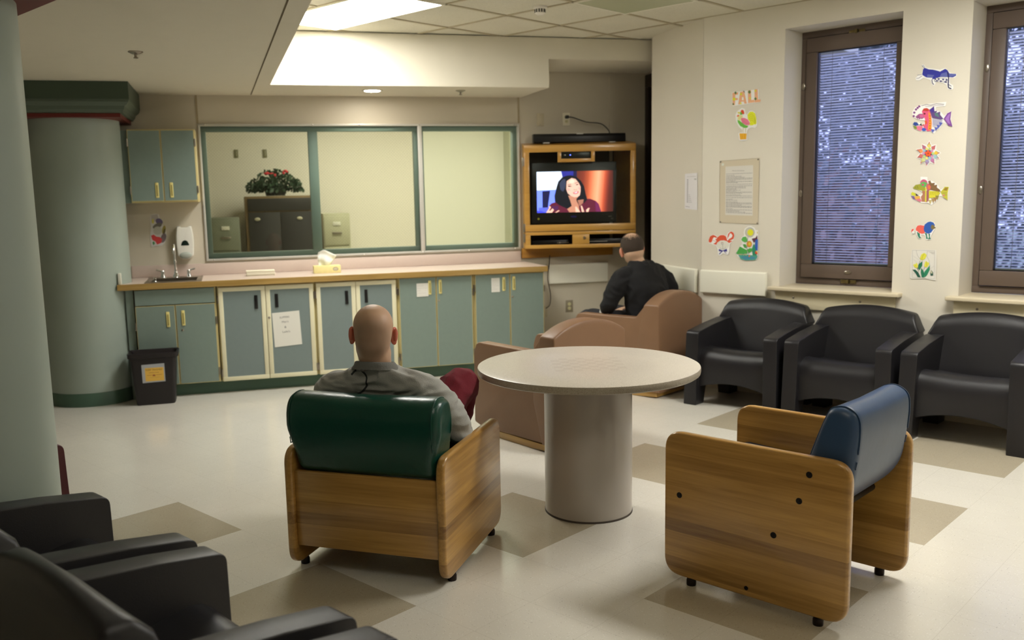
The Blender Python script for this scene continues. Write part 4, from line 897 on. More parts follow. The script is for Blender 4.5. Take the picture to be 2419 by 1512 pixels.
def d(p):
    p.poly([(430, 690), (480, 655), (545, 670), (560, 760), (585, 790), (640, 715), (700, 705), (760, 740), (800, 900), (805, 1010), (760, 1060), (690, 1050), (620, 1080), (595, 1130), (600, 1320), (470, 1340), (430, 1325), (410, 1180), (490, 1160), (495, 1110), (420, 1050), (360, 930), (345, 800), (380, 730)], WHT)
    p.poly([(600, 790), (650, 730), (710, 722), (760, 760), (785, 850), (790, 960), (770, 990), (740, 985), (715, 1005), (670, 1010), (640, 1000), (655, 940), (610, 880)], (228, 232, 40))
    for k in range(4): p.line([(620+k*12, 820+k*36), (690, 770+k*40), (750, 830+k*40), (770, 930+k*20)], 4, (150, 150, 40))
    p.poly([(390, 900), (450, 930), (560, 1010), (620, 1020), (600, 1060), (530, 1068), (450, 1030), (400, 960)], (108, 190, 70))
    p.poly([(470, 860), (540, 860), (610, 890), (655, 960), (640, 1005), (570, 1010), (490, 960), (465, 900)], (232, 128, 156)); p.line([(500, 900), (560, 960), (620, 975)], 4, (190, 80, 110)); p.line([(490, 930), (540, 985), (600, 995)], 4, (190, 80, 110))
    p.poly([(400, 830), (440, 800), (500, 810), (505, 845), (470, 870), (450, 930), (395, 890)], (226, 222, 150)); p.poly([(445, 740), (480, 730), (500, 790), (450, 800)], (104, 186, 60))
    p.poly([(455, 720), (490, 688), (525, 705), (540, 765), (515, 790), (490, 770)], (226, 84, 44)); p.poly([(390, 742), (440, 738), (442, 785), (405, 770)], (226, 214, 90)); p.poly([(372, 835), (400, 800), (435, 800), (410, 838)], (230, 110, 60))
    p.line([(515, 1065), (512, 1170)], 8, (200, 180, 80)); p.line([(568, 1065), (560, 1165)], 8, (200, 180, 80)); p.poly([(435, 1185), (588, 1180), (580, 1300), (450, 1312)], (234, 176, 40)); p.line([(490, 1190), (495, 1300)], 5, (200, 130, 30)); p.line([(540, 1190), (538, 1300)], 5, (200, 130, 30))
pic('rooster_drawing', 'cut-out coloured rooster on a post below the word FALL', A_FALL, d)
A_DOG = (.612, 1.304, .285, .001, .004, -.259)
def d(p):
    p.poly([(185, 600), (230, 470), (330, 420), (430, 460), (450, 500), (530, 430), (640, 425), (720, 470), (760, 370), (850, 315), (930, 350), (960, 440), (945, 540), (900, 620), (820, 690), (810, 900), (780, 1000), (730, 1020), (640, 975), (600, 985), (540, 1045), (490, 1040), (465, 980), (455, 840), (400, 740), (330, 730), (270, 695), (195, 680)], WHT)
    rd = (222, 86, 52)
    p.poly([(190, 590), (235, 475), (330, 430), (430, 480), (445, 530), (350, 500), (310, 560), (290, 640), (240, 668), (195, 650)], rd); p.poly([(330, 700), (420, 640), (430, 560), (450, 510), (540, 440), (640, 435), (715, 480), (740, 590), (900, 605), (800, 670), (740, 620), (650, 590), (540, 600), (470, 650), (430, 730)], rd)
    p.poly([(740, 560), (770, 400), (850, 325), (925, 360), (952, 440), (930, 540), (840, 590), (760, 600), (800, 550), (880, 500), (900, 440), (860, 385), (820, 390), (790, 470)], rd); p.line([(320, 590), (420, 640)], 10, (190, 60, 40)); p.poly([(400, 545), (440, 560), (430, 600), (400, 590)], rd)
    p.ell(615, 730, 190, 132, (226, 224, 212)); p.line([(560, 690), (600, 715), (640, 700)], 7, (84, 84, 90)); p.line([(612, 715), (622, 850)], 7, (84, 84, 90)); p.poly([(568, 640), (588, 650), (590, 680), (574, 680)], (150, 60, 70)); p.poly([(604, 640), (622, 650), (630, 680), (612, 680)], (150, 60, 70))
    p.line([(535, 800), (580, 850), (610, 845), (660, 850), (700, 780)], 5, (110, 110, 116))
    p.poly([(495, 860), (520, 850), (590, 885), (625, 885), (735, 835), (745, 900), (740, 920), (640, 905), (600, 915), (500, 915)], (60, 56, 142)); p.poly([(580, 905), (610, 915), (540, 985), (520, 1010), (505, 985)], (60, 56, 142)); p.poly([(640, 900), (680, 905), (725, 980), (700, 965)], (60, 56, 142))
pic('dog_drawing', 'cut-out coloured puppy face with red ears and blue bow tie above the rail', A_DOG, d)
def d(p):
    p.poly([(1230, 440), (1222, 350), (1250, 250), (1330, 185), (1430, 172), (1520, 215), (1560, 280), (1620, 285), (1640, 330), (1635, 900), (1625, 1060), (1590, 1140), (1450, 1160), (1270, 1175), (1150, 1140), (1060, 1060), (1000, 960), (1050, 860), (1120, 750), (1180, 700), (1170, 640), (1140, 570), (1160, 500)], WHT)
    p.ell(1395, 350, 140, 148, (206, 204, 190)); 
    for k in range(22): a_ = 2*PI*k/22; p.line([(1395+95*math.cos(a_), 350+100*math.sin(a_)), (1395+138*math.cos(a_), 350+146*math.sin(a_))], 5, (150, 150, 130))
    p.ell(1415, 355, 84, 92, (228, 228, 40)); p.line([(1345, 490), (1330, 620), (1320, 800), (1375, 980)], 9, (52, 82, 56))
    p.poly([(1155, 560), (1200, 485), (1290, 470), (1325, 540), (1330, 620), (1260, 640), (1190, 610)], (92, 176, 84)); p.poly([(1200, 700), (1270, 690), (1310, 740), (1300, 810), (1240, 790)], (80, 160, 72))
    p.ell(1385, 685, 76, 92, (214, 140, 50)); p.ell(1395, 680, 36, 46, (220, 200, 50)); p.poly([(1460, 530), (1560, 510), (1605, 430), (1620, 540), (1560, 620), (1510, 640)], (92, 44, 66)); p.poly([(1560, 560), (1632, 545), (1625, 870), (1560, 860), (1545, 700)], (48, 98, 190)); p.poly([(1600, 340), (1625, 330), (1620, 400)], (210, 200, 60))
    p.poly([(1465, 800), (1520, 660), (1560, 800), (1590, 900), (1600, 1040), (1480, 1010)], (40, 140, 104)); p.poly([(1010, 960), (1120, 760), (1200, 800), (1320, 860), (1340, 960), (1180, 970), (1060, 990)], (76, 166, 76)); p.poly([(1320, 850), (1400, 800), (1470, 810), (1480, 870), (1380, 950)], (80, 170, 74))
    p.poly([(1080, 1010), (1200, 960), (1400, 1000), (1620, 1010), (1610, 1080), (1560, 1140), (1280, 1160), (1140, 1120)], (76, 160, 142)); p.poly([(1150, 1060), (1300, 1040), (1560, 1060), (1540, 1110), (1260, 1130)], (70, 140, 170)); p.poly([(1560, 880), (1625, 890), (1620, 980), (1550, 950)], (214, 60, 40)); p.poly([(1575, 885), (1625, 890), (1622, 950)], (232, 196, 60)); p.ell(1390, 1030, 24, 30, (196, 110, 60))
    for k in range(6): p.ell(1110+k*38, 985+(k % 2)*14, 14, 14, (206, 190, 130))
pic('sunflower_garden_drawing', 'cut-out sunflower and leaves drawing right of the puppy face', A_DOG, d)
A_BUG = (2.077, 2.367, .336, -.040, .015, -.355)
def d(p):
    p.poly([(300, 170), (330, 165), (375, 225), (500, 240), (620, 255), (715, 225), (770, 270), (800, 305), (915, 325), (915, 360), (880, 390), (795, 395), (800, 490), (855, 520), (860, 570), (840, 600), (760, 595), (740, 520), (690, 490), (560, 460), (520, 540), (480, 520), (455, 440), (330, 400), (250, 450), (190, 445), (180, 405), (240, 350), (290, 340), (320, 240)], WHT)
    b1, b2, b3 = (44, 48, 150), (92, 100, 170), (34, 34, 84)
    p.line([(300, 185), (340, 235)], 9, b3); p.line([(318, 172), (352, 222)], 7, b3); p.line([(215, 355), (280, 350), (310, 330)], 7, (90, 90, 120)); p.line([(195, 412), (240, 410), (300, 365)], 7, (70, 70, 110))
    p.poly([(305, 330), (320, 250), (350, 225), (420, 250), (500, 255), (620, 285), (560, 340), (520, 400), (380, 395), (310, 355)], b1); p.poly([(400, 340), (520, 350), (500, 395), (385, 390)], b2)
    p.poly([(480, 430), (500, 375), (600, 300), (715, 238), (755, 262), (790, 320), (905, 325), (905, 355), (850, 385), (640, 380), (560, 400)], b1); p.poly([(620, 370), (650, 320), (740, 295), (780, 385)], b2); p.poly([(780, 325), (900, 328), (890, 360), (790, 385)], b2)
    for a_, b_ in ((540, 420), (570, 450), (600, 420), (640, 455), (680, 425), (720, 465), (740, 430)): p.ell(a_, b_, 20, 14, (60, 60, 120))
    p.line([(560, 400), (740, 400), (745, 480), (560, 440)], 6, b3); p.line([(480, 430), (490, 495), (515, 515)], 14, b3); p.line([(760, 300), (775, 400), (770, 520), (775, 565), (825, 580)], 20, b3); p.line([(520, 440), (550, 470)], 10, b3); p.line([(775, 510), (825, 540)], 10, b3)
pic('grasshopper_drawing', 'cut-out blue grasshopper, topmost drawing between the two windows', A_BUG, d)
def fish(p, body, jaw, rib, dots, tail, fins, y0=0):
    pass
def d(p):
    p.poly([(125, 1060), (120, 1010), (170, 930), (270, 880), (460, 850), (740, 810), (720, 890), (560, 905), (540, 960), (640, 985), (700, 1060), (780, 985), (830, 970), (820, 1130), (855, 1235), (790, 1230), (690, 1170), (640, 1260), (560, 1330), (520, 1385), (470, 1340), (290, 1355), (170, 1320), (130, 1240), (150, 1190), (250, 1195), (330, 1230), (350, 1150), (250, 1155), (150, 1110)], WHT)
    for x, y in ((150, 1085), (160, 1022), (192, 965), (222, 935), (252, 908)): p.ell(x, y, 22, 20, (150, 90, 150)); p.ell(x, y, 10, 10, (96, 50, 110))
    p.line([(290, 895), (380, 870), (460, 880), (560, 850), (700, 855)], 9, (110, 96, 106)); p.line([(360, 900), (420, 905), (560, 880), (690, 872)], 7, (150, 140, 150))
    p.poly([(180, 1095), (250, 1040), (320, 1035), (350, 1100), (300, 1130), (230, 1145)], (148, 84, 134)); p.poly([(250, 1060), (320, 1045), (340, 1100), (270, 1110)], (206, 100, 150))
    for x in (235, 280): p.poly([(x-14, 1125), (x+14, 1120), (x, 1145)], (236, 236, 230))
    p.poly([(300, 1000), (330, 945), (390, 930), (440, 960), (470, 1060), (485, 1200), (470, 1330), (400, 1345), (330, 1270), (370, 1180), (350, 1110)], (226, 90, 130)); p.poly([(305, 985), (340, 940), (400, 935), (440, 965), (400, 990), (340, 985)], (190, 60, 40)); p.ell(350, 1035, 18, 16, (110, 20, 40))
    p.poly([(415, 1000), (450, 1020), (480, 1150), (478, 1290), (440, 1325), (410, 1300), (430, 1150)], (236, 150, 50))
    for k in range(6): p.ell(448, 1070+k*44, 10, 10, (170, 70, 30))
    p.poly([(350, 1160), (385, 1150), (400, 1200), (365, 1230)], (220, 90, 40)); p.poly([(135, 1235), (160, 1190), (215, 1195), (250, 1240), (180, 1260)], (40, 70, 150)); p.poly([(140, 1250), (200, 1270), (230, 1320), (170, 1310)], (130, 150, 50)); p.poly([(200, 1262), (310, 1250), (330, 1310), (280, 1345), (220, 1330)], (228, 120, 150)); p.ell(340, 1315, 38, 30, (60, 90, 190)); p.poly([(250, 1240), (290, 1205), (310, 1250)], (50, 40, 50)); p.poly([(300, 1240), (340, 1215), (345, 1260)], (200, 90, 90))
    p.poly([(440, 960), (520, 895), (530, 985), (580, 970), (560, 1010), (635, 985), (630, 1040), (690, 1110), (640, 1125), (490, 1100)], (96, 70, 128)); p.poly([(445, 965), (520, 900), (525, 1000), (480, 1010)], (70, 48, 140)); p.poly([(530, 1010), (590, 1010), (620, 1090), (540, 1060)], (86, 120, 120)); p.poly([(490, 1110), (680, 1130), (640, 1230), (500, 1260)], (190, 188, 210))
    for k in range(7): p.line([(510+k*24, 1125), (520+k*18, 1230)], 5, (110, 110, 140))
    for x, y in ((640, 1190), (600, 1240), (560, 1280), (500, 1320)): p.poly([(x-30, y-20), (x+40, y-10), (x-5, y+50)], (86, 96, 180))
    p.poly([(695, 1110), (760, 1010), (832, 972), (812, 1110), (852, 1235), (780, 1225)], (124, 70, 150)); p.poly([(720, 1110), (780, 1030), (815, 1010), (790, 1110), (815, 1200), (770, 1180)], (160, 110, 190))
pic('fish_drawing', 'cut-out purple and pink angler fish with long lure, second drawing between the windows', A_BUG, d)
A_STAR = (2.099, 1.856, .305, -.018, .014, -.325)
def d(p):
    cx_, cy_ = 462, 352; tips = [(480, 95), (620, 170), (715, 335), (700, 455), (595, 570), (420, 615), (285, 570), (215, 440), (205, 270), (325, 160)]; pts = []
    for i, q in enumerate(tips):
        n_ = tips[(i+1) % len(tips)]; pts.append(q); mx, my = (q[0]+n_[0])/2, (q[1]+n_[1])/2; pts.append((cx_+(mx-cx_)*.74, cy_+(my-cy_)*.74))
    p.poly(pts, WHT); cs = [(226, 206, 110), (196, 104, 104), (232, 196, 60), (150, 196, 200), (190, 120, 170), (160, 150, 190), (206, 214, 140), (204, 110, 100), (232, 150, 90), (180, 110, 140)]
    for i, q in enumerate(tips):
        f_ = lambda a_, b_: (cx_+(q[0]-cx_)*a_-(q[1]-cy_)*b_, cy_+(q[1]-cy_)*a_+(q[0]-cx_)*b_)
        p.poly([f_(.88, 0), f_(.55, .17), f_(.42, 0), f_(.55, -.17)], cs[i]); p.poly([f_(.92, 0), f_(.78, .06), f_(.78, -.06)], (226, 96, 50)); p.line([f_(.84, 0), f_(.6, .16)], 6, (110, 70, 110)); p.line([f_(.84, 0), f_(.6, -.16)], 6, (60, 50, 90)); p.line([f_(.7, .1), f_(.7, -.1)], 5, (200, 80, 90))
    for k in range(10): a_ = 2*PI*k/10; p.ell(cx_+95*math.cos(a_), cy_+95*math.sin(a_), 26, 26, [(176, 206, 130), (206, 150, 190), (150, 190, 210), (226, 220, 120)][k % 4])
    for k in range(10): a_ = 2*PI*k/10+.3; p.ell(cx_+58*math.cos(a_), cy_+58*math.sin(a_), 17, 17, [(80, 60, 120), (226, 90, 60)][k % 2])
    p.ell(cx_, cy_, 52, 50, (228, 90, 36)); p.ell(cx_, cy_, 12, 12, (130, 40, 30))
pic('star_drawing', 'cut-out patterned star with orange centre, third drawing between the windows', A_STAR, d)
def d(p):
    p.poly([(300, 860), (300, 810), (440, 812), (445, 880), (520, 880), (600, 920), (650, 960), (700, 1060), (800, 985), (875, 985), (850, 1120), (850, 1255), (730, 1180), (690, 1170), (640, 1275), (570, 1325), (515, 1370), (460, 1320), (410, 1330), (310, 1330), (290, 1300), (170, 1280), (110, 1200), (110, 1130), (160, 1115), (250, 1175), (330, 1160), (340, 1110), (250, 1070), (160, 1040), (170, 1000), (290, 960)], WHT)
    p.poly([(150, 1030), (200, 975), (300, 955), (340, 1010), (400, 1000), (410, 1080), (340, 1090), (230, 1068), (170, 1055)], (160, 160, 50)); p.line([(190, 1010), (220, 1050)], 7, (80, 90, 40)); p.line([(230, 990), (255, 1050)], 7, (80, 90, 40))
    p.ell(370, 930, 74, 70, (196, 90, 130)); p.ell(370, 960, 72, 52, (96, 176, 90)); p.ell(350, 968, 26, 20, (206, 80, 110)); p.ell(465, 1010, 52, 72, (198, 100, 110)); p.ell(478, 1010, 24, 40, (230, 120, 60))
    p.poly([(335, 1090), (470, 1080), (480, 1200), (440, 1310), (330, 1300), (310, 1210), (345, 1160)], (176, 120, 90)); p.poly([(400, 1020), (425, 1020), (420, 1300), (395, 1300)], (216, 214, 70)); p.poly([(432, 1060), (480, 1070), (470, 1280), (432, 1300)], (168, 100, 110))
    for k in range(8): p.line([(434, 1080+k*27), (472, 1064+k*27)], 5, (110, 60, 80))
    p.poly([(112, 1135), (150, 1118), (200, 1140), (215, 1195), (120, 1185)], (206, 206, 50)); p.poly([(112, 1195), (180, 1200), (230, 1280), (160, 1262)], (116, 90, 150)); p.poly([(175, 1205), (290, 1190), (300, 1240), (250, 1275), (200, 1262)], (226, 170, 70)); p.poly([(200, 1140), (250, 1170), (270, 1185), (215, 1192)], (60, 40, 60)); p.poly([(200, 1265), (300, 1240), (330, 1290), (290, 1310)], (214, 120, 140))
    p.poly([(455, 900), (500, 878), (525, 930), (595, 920), (580, 970), (640, 955), (630, 1010), (690, 1050), (712, 1090), (620, 1085), (500, 1060), (520, 1000)], (128, 96, 60)); p.poly([(475, 1080), (680, 1090), (700, 1130), (600, 1210), (475, 1230)], (214, 206, 50))
    for k in range(6): p.line([(495+k*34, 1090), (520+k*32, 1125), (495+k*34, 1165)], 6, (140, 130, 40))
    for x, y, c_ in ((640, 1200, (140, 130, 60)), (600, 1240, (160, 120, 80)), (560, 1260, (170, 140, 90)), (500, 1290, (196, 180, 120))): p.poly([(x-40, y-30), (x+40, y-30), (x+5, y+60)], c_)
    p.poly([(705, 1100), (790, 990), (872, 990), (848, 1110), (848, 1250), (760, 1190)], (190, 186, 60)); p.poly([(760, 1060), (800, 1010), (860, 1000), (830, 1070)], (150, 120, 40)); p.line([(740, 1120), (830, 1110)], 6, (90, 90, 50)); p.line([(750, 1150), (835, 1150)], 5, (90, 90, 50)); p.ell(770, 1160, 20, 16, (210, 120, 130))
pic('fish_drawing', 'cut-out yellow and green fish with big jaw, fourth drawing between the windows', A_STAR, d)
A_LION = (2.120, 1.363, .308, -.002, .014, -.332)
def d(p):
    p.poly([(110, 380), (120, 340), (165, 330), (180, 370), (160, 420), (205, 395), (195, 330), (240, 265), (370, 260), (430, 200), (510, 180), (580, 210), (610, 320), (560, 370), (520, 450), (500, 500), (520, 545), (410, 550), (400, 490), (370, 450), (310, 450), (325, 510), (265, 530), (230, 470), (205, 405), (150, 450), (120, 430)], WHT)
    p.poly([(112, 385), (125, 345), (165, 335), (160, 370), (130, 390), (128, 420)], (222, 84, 70)); p.line([(128, 415), (145, 440), (190, 425), (205, 390)], 6, (120, 110, 90)); p.poly([(205, 330), (240, 272), (300, 262), (380, 275), (390, 420), (330, 435), (280, 420), (240, 385), (208, 370)], (232, 98, 84))
    p.poly([(365, 330), (385, 250), (440, 205), (500, 188), (560, 210), (590, 260), (560, 340), (520, 400), (470, 430), (410, 415), (375, 380)], (42, 90, 176)); p.ell(545, 300, 38, 46, (124, 108, 66)); p.poly([(570, 280), (608, 305), (595, 325), (570, 330)], (110, 94, 56))
    p.poly([(225, 390), (290, 430), (290, 480), (320, 505), (275, 520), (245, 470)], (40, 122, 96)); p.poly([(385, 410), (430, 425), (440, 490), (460, 530), (415, 530), (410, 470)], (40, 122, 96)); p.poly([(460, 430), (495, 430), (490, 490), (515, 535), (455, 535), (470, 490)], (40, 122, 96))
pic('lion_drawing', 'cut-out lion with blue mane and red body, fifth drawing between the windows', A_LION, d)
def d(p):
    p.poly([(130, 745), (620, 740), (620, 1000), (605, 1335), (500, 1330), (420, 1310), (120, 1330), (80, 1300), (100, 940)], (222, 219, 210)); gy = (166, 163, 158)
    p.line([(140, 760), (585, 755), (580, 1310), (135, 1300), (140, 760)], 5, gy); p.line([(215, 760), (240, 860), (310, 950)], 4, (110, 108, 106)); p.line([(440, 770), (430, 870), (480, 960), (490, 1060)], 4, (110, 108, 106)); p.line([(150, 870), (280, 950)], 3, gy); p.line([(150, 930), (220, 990), (240, 1050)], 3, gy); p.line([(150, 1230), (240, 1200)], 3, gy); p.line([(480, 1130), (580, 1050)], 3, gy)
    for k in range(6): p.line([(450+k*24, 770), (560+k*5, 830-k*6)], 3, gy)
    gr = (30, 116, 84)
    for a_ in ([(300, 960), (262, 1060), (255, 1120)], [(240, 1110), (270, 1180)], [(390, 1090), (370, 1140)]): p.line(a_, 7, (50, 66, 56))
    p.poly([(270, 1030), (345, 965), (340, 1060), (285, 1150), (260, 1120)], gr); p.poly([(140, 1145), (200, 1140), (260, 1190), (310, 1290), (250, 1290), (200, 1210)], (24, 84, 66)); p.poly([(320, 1100), (360, 1150), (385, 1220), (380, 1290), (330, 1290), (310, 1190)], gr); p.poly([(380, 1180), (495, 1040), (490, 1130), (440, 1240), (385, 1290)], (40, 134, 96))
    ye = (222, 218, 70)
    p.poly([(290, 920), (320, 840), (370, 805), (400, 815), (430, 850), (400, 920), (330, 955)], ye); p.line([(330, 940), (350, 860), (385, 820)], 4, (120, 110, 40)); p.poly([(155, 1045), (180, 1030), (200, 1040), (215, 1005), (240, 1020), (255, 1080), (230, 1115), (185, 1095)], ye); p.line([(200, 1040), (225, 1100)], 4, (120, 110, 40))
    p.poly([(378, 1060), (395, 990), (420, 960), (445, 990), (465, 980), (480, 1020), (440, 1080), (400, 1088)], ye); p.line([(425, 975), (430, 1070)], 4, (120, 110, 40)); p.poly([(500, 1190), (515, 1130), (560, 1180), (560, 1240), (510, 1248)], (50, 90, 76)); p.poly([(505, 1180), (515, 1135), (540, 1170), (545, 1200), (520, 1205)], (190, 190, 160))
pic('tulip_drawing', 'rectangular drawing of three yellow tulips, lowest between the windows', A_LION, d)
A_NOT = (.381, 1.830, .412, -.020, .004, -.369)
t = thing('framed_notice', (0, WIN_Y, 0), 0, 'long typed notice under a clear plastic sheet with corner screws, left of the first window', 'notice')
p = Print(A_NOT); p.poly([(905, 175), (1685, 110), (1670, 1415), (905, 1425)], (214, 204, 182)); p.line([(905, 175), (1685, 110), (1670, 1415), (905, 1425), (905, 175)], 6, (170, 158, 132)); p.poly([(1018, 285), (1565, 248), (1565, 1250), (1020, 1262)], (224, 222, 216))
r = random.Random(4); p.text('House Guidelines', 1275, 372, 34, (140, 138, 138), rot=.03, align='CENTER')
z = 430; k_ = p.k
while z < 1225:
    L_ = 1.0 if r.random() < .55 else r.uniform(.2, .8); x = 1035; end = 1035+515*L_; dk = 150 if r.random() < .75 else 128
    while x < end:
        l_ = min(r.uniform(14, 46), end-x); sl = -.06*(x-1035)*(1-(z-430)/900*.8); p.poly([(x, z+sl), (x+l_, z+sl-l_*.05), (x+l_, z+sl-l_*.05+9), (x, z+sl+9)], (dk, dk-1, dk), layer=k_); x += l_+8
    z += 21 if r.random() < .7 else 32
p.k = k_+1
p.poly([(945, 215), (995, 225), (975, 270), (940, 262)], (226, 232, 224))
o = p.done('sheet', t); o.location = (0, -.003, 0)
b_ = bmesh.new(); q = [p.m(c_) for c_ in ((905, 175), (1685, 110), (1670, 1415), (905, 1425))]; b_.faces.new([b_.verts.new((x, -.0052, z)) for x, z in q]); finish('clear_sheet', b_, glass('thin_clear_plastic', tint=(253, 252, 250), refl=.6), t, smooth=None)
for c_ in ((922, 190), (1662, 135), (1658, 1390), (922, 1412)):
    b_ = bmesh.new(); x, z = p.m(c_); ell(b_, (x, -.006, z), (.006, .004, .006), segs=12); finish('screw', b_, M_STEEL, t)
# paper on the pier
sx = lambda dd: SEGL*(2.49-dd)/(2.49-1.60)
t = thing('paper_notice', sg0, rs, 'creased white paper list taped on the shadowed pier wall, above the man in black', 'notice')
p = Print((SEGL-.395, 1.812, .70, -.037, .004, -.378)); k0 = 0
p.poly([(183, 372), (468, 335), (470, 1095), (180, 1100)], (232, 230, 232)); p.line([(230, 430), (440, 410)], 6, (176, 172, 170)); p.poly([(395, 455), (450, 455), (445, 485), (395, 482)], (190, 190, 188))
for k in range(16): p.poly([(232, 480+k*31), (262, 478+k*31), (262, 494+k*31), (232, 496+k*31)], (158, 154, 158))
for k in range(5): p.poly([(270, 800+k*36), (310+k*10, 798+k*36), (310+k*10, 806+k*36), (270, 808+k*36)], (176, 172, 172))
p.poly([(205, 1040), (300, 1045), (300, 1055), (205, 1050)], (170, 166, 166)); o = p.done('sheet', t); o.location = (0, -.003, 0)

# ------------------------------------------------------------------ table
t = thing('round_table', (1.672, 1.274, 0), 0, 'round speckled grey pedestal table in the middle of the room', 'table')
b_ = bmesh.new(); lathe(b_, [(.20, .682), (.518, .682), (.5265, .688), (.5285, .698), (.5285, .710), (.5265, .7165)], 96, mi=1, caps=False); lathe(b_, [(.5265, .7165), (.521, .7195), (.30, .7195), (.001, .7195)], 96, mi=0, caps=False); finish('tabletop', b_, [M_TABLE, M_TEDGE], t)
b_ = bmesh.new(); lathe(b_, [(.2105, .004), (.2105, .683)], 96); finish('pedestal', b_, M_PED, t)
b_ = bmesh.new(); lathe(b_, [(.213, .0), (.213, .006), (.2115, .009)], 96); finish('base_ring', b_, mat('dark_base_ring', (70, 62, 54), .5), t)
# worn chequerboard inlaid in the middle of the top
b_ = bmesh.new(); cl = b_.loops.layers.float_color.new('Col'); q = .042
for i in range(8):
    for j in range(8):
        if (i+j) % 2: continue
        x, y = (i-4)*q, (j-4)*q; f = b_.faces.new([b_.verts.new(v) for v in ((x, y, 0), (x+q, y, 0), (x+q, y+q, 0), (x, y+q, 0))])
o = finish('chequerboard', b_, speckle('worn_chequer_square', (196, 187, 174), [((150, 138, 122), .34), ((210, 204, 190), .34)], density=.4, scale=420, rough=.34, noise_amt=.03), t, smooth=None); o.location = (0, 0, .71965); o.rotation_euler = (0, 0, .78)

# ------------------------------------------------------------------ oak armchairs
def oak_chair(loc, rot, w_, label, vinyl, back_board, top=.608):
    t = thing('wooden_armchair', loc, rot, label, 'armchair', 'oak armchairs')
    T_ = .036; L_ = .365
    for s_ in (-1, 1):
        b_ = bmesh.new(); x1 = s_*w_/2; x0 = x1-s_*T_
        extrude(b_, rpoly([(-L_, .028), (L_, .028), (L_, top), (-L_, top)], .075, 9), 0, min(x0, x1), max(x0, x1), bev=.011, seg=4)
        sd_ = finish('side_panel', b_, M_OAK, t)
        for y, z in () if back_board else ((.22, .544), (-.296, .359), (.186, .442), (.094, .294), (-.008, .063)):
            b_ = bmesh.new(); lathe(b_, [(.0115 if z > .1 else .008, 0), (.0115 if z > .1 else .008, .0012)], 20); lathe(b_, [(.005, .0), (.005, .003)], 10); bmesh.ops.transform(b_, matrix=Matrix.Translation((x1, -y, z)) @ Matrix.Rotation(s_*PI/2, 4, 'Y'), verts=b_.verts); finish('bolt', b_, mat('black_bolt', (26, 20, 18), .45, .5), sd_)
        for y in (-.26, .25):
            b_ = bmesh.new(); lathe(b_, [(.018, .0), (.019, .004), (.019, .022), (.016, .029)], 16, c=((x0+x1)/2, y)); finish('glide', b_, mat('dark_metal_glide', (50, 44, 42), .3, .9), sd_)
    iw = w_/2-T_
    if back_board:
        b_ = bmesh.new(); box(b_, -iw, iw, -.345, -.322, .112, .432, bev=.005); finish('back_board', b_, M_OAKX, t)
        b_ = bmesh.new(); box(b_, -iw, iw, .27, .295, .13, .36, bev=.005); finish('front_rail', b_, M_OAKX, t)
    else:
        for y, z in ((-.22, .36), (.27, .22)): b_ = bmesh.new(); tube(b_, [(-iw, y, z), (iw, y, z)], .017, 16); finish('cross_tube', b_, M_BLACK, t)
    # seat cushion
    b_ = bmesh.new(); extrude(b_, rpoly([(-.17, .30), (.30, .33), (.345, .36), (.345, .41), (.31, .455), (-.14, .43)], [.02, .03, .04, .04, .04, .03], 6), 0, -iw+.004, iw-.004, bev=.02, seg=4); finish('seat_cushion', b_, vinyl, t)
    # back cushion, leaning back
    if back_board: prof = [(-.305, .438), (-.15, .42), (-.185, .60), (-.20, .70), (-.235, .757), (-.32, .762), (-.368, .715), (-.375, .62), (-.352, .50)]; prof = [(y_, z_-.012) for y_, z_ in prof]; hw = .335; low = .306
    else: prof = [(-.245, .395), (-.13, .42), (-.185, .58), (-.245, .745), (-.275, .782), (-.325, .783), (-.362, .738), (-.356, .60), (-.330, .48)]; hw = iw-.005; low = iw-.006
    nP = len(prof); cp = [Vector((q[0], q[1], 0)) for q in prof]; prof = []
    for i in range(nP):
        a, b, c_, d = cp[i-1], cp[i], cp[(i+1) % nP], cp[(i+2) % nP]
        for k in range(5):
            tt = k/5; q = .5*((2*b)+(c_-a)*tt+(2*a-5*b+4*c_-d)*tt*tt+(3*b-a-3*c_+d)*tt**3); prof.append((q.x, q.y))
    b_ = bmesh.new(); rows = []; ends = [0, .0015, .004, .008, .014, .021, .03, .042]; xs = [-1+e/hw for e in ends]+[-.8+.2*i for i in range(9)]+[1-e/hw for e in ends[::-1]]
    for s_ in xs:
        dist = (1-abs(s_))*hw; rr_ = .042; ins = rr_-math.sqrt(max(0, rr_*rr_-(rr_-dist)**2)) if dist < rr_ else 0; sh = 1-ins/.105; cy = sum(q[0] for q in prof)/len(prof); cz = sum(q[1] for q in prof)/len(prof)
        rows.append([b_.verts.new((s_*(low+(hw-low)*min(1, max(0, (z-.5)/.12)))*(1.0), cy+(y-cy)*sh, cz+(z-cz)*(1-(1-sh)*.5)-.006*(1-abs(s_))*(1 if z > .65 else 0))) for y, z in prof])
    for A_, B_ in zip(rows, rows[1:]):
        for k in range(len(prof)): b_.faces.new((A_[k], A_[(k+1) % len(prof)], B_[(k+1) % len(prof)], B_[k]))
    e0, e1 = b_.faces.new(rows[0][::-1]), b_.faces.new(rows[-1])
    bc = finish('back_cushion', b_, vinyl, t, smooth=60)
    for s_ in (-1, 1):
        b_ = bmesh.new(); pts = []
        cy = sum(q[0] for q in prof)/len(prof); cz = sum(q[1] for q in prof)/len(prof)
        sc = .93
        for y, z in prof:
            if z > .55: pts.append((s_*(hw-.028), cy+(y-cy)*1.004, cz+(z-cz)*1.004-.002))
        pts.sort(key=lambda q: math.atan2(q[2]-cz, q[1]-cy))
        if len(pts) > 3: tube(b_, pts, .0022, 6); finish('seam', b_, vinyl, bc)
    return t
ga = math.radians(25.5)
oak_chair((1.350, .346, 0), ga, .70, 'oak armchair with dark green cushions, the bald man sits in it', M_GVINYL, True, .530)
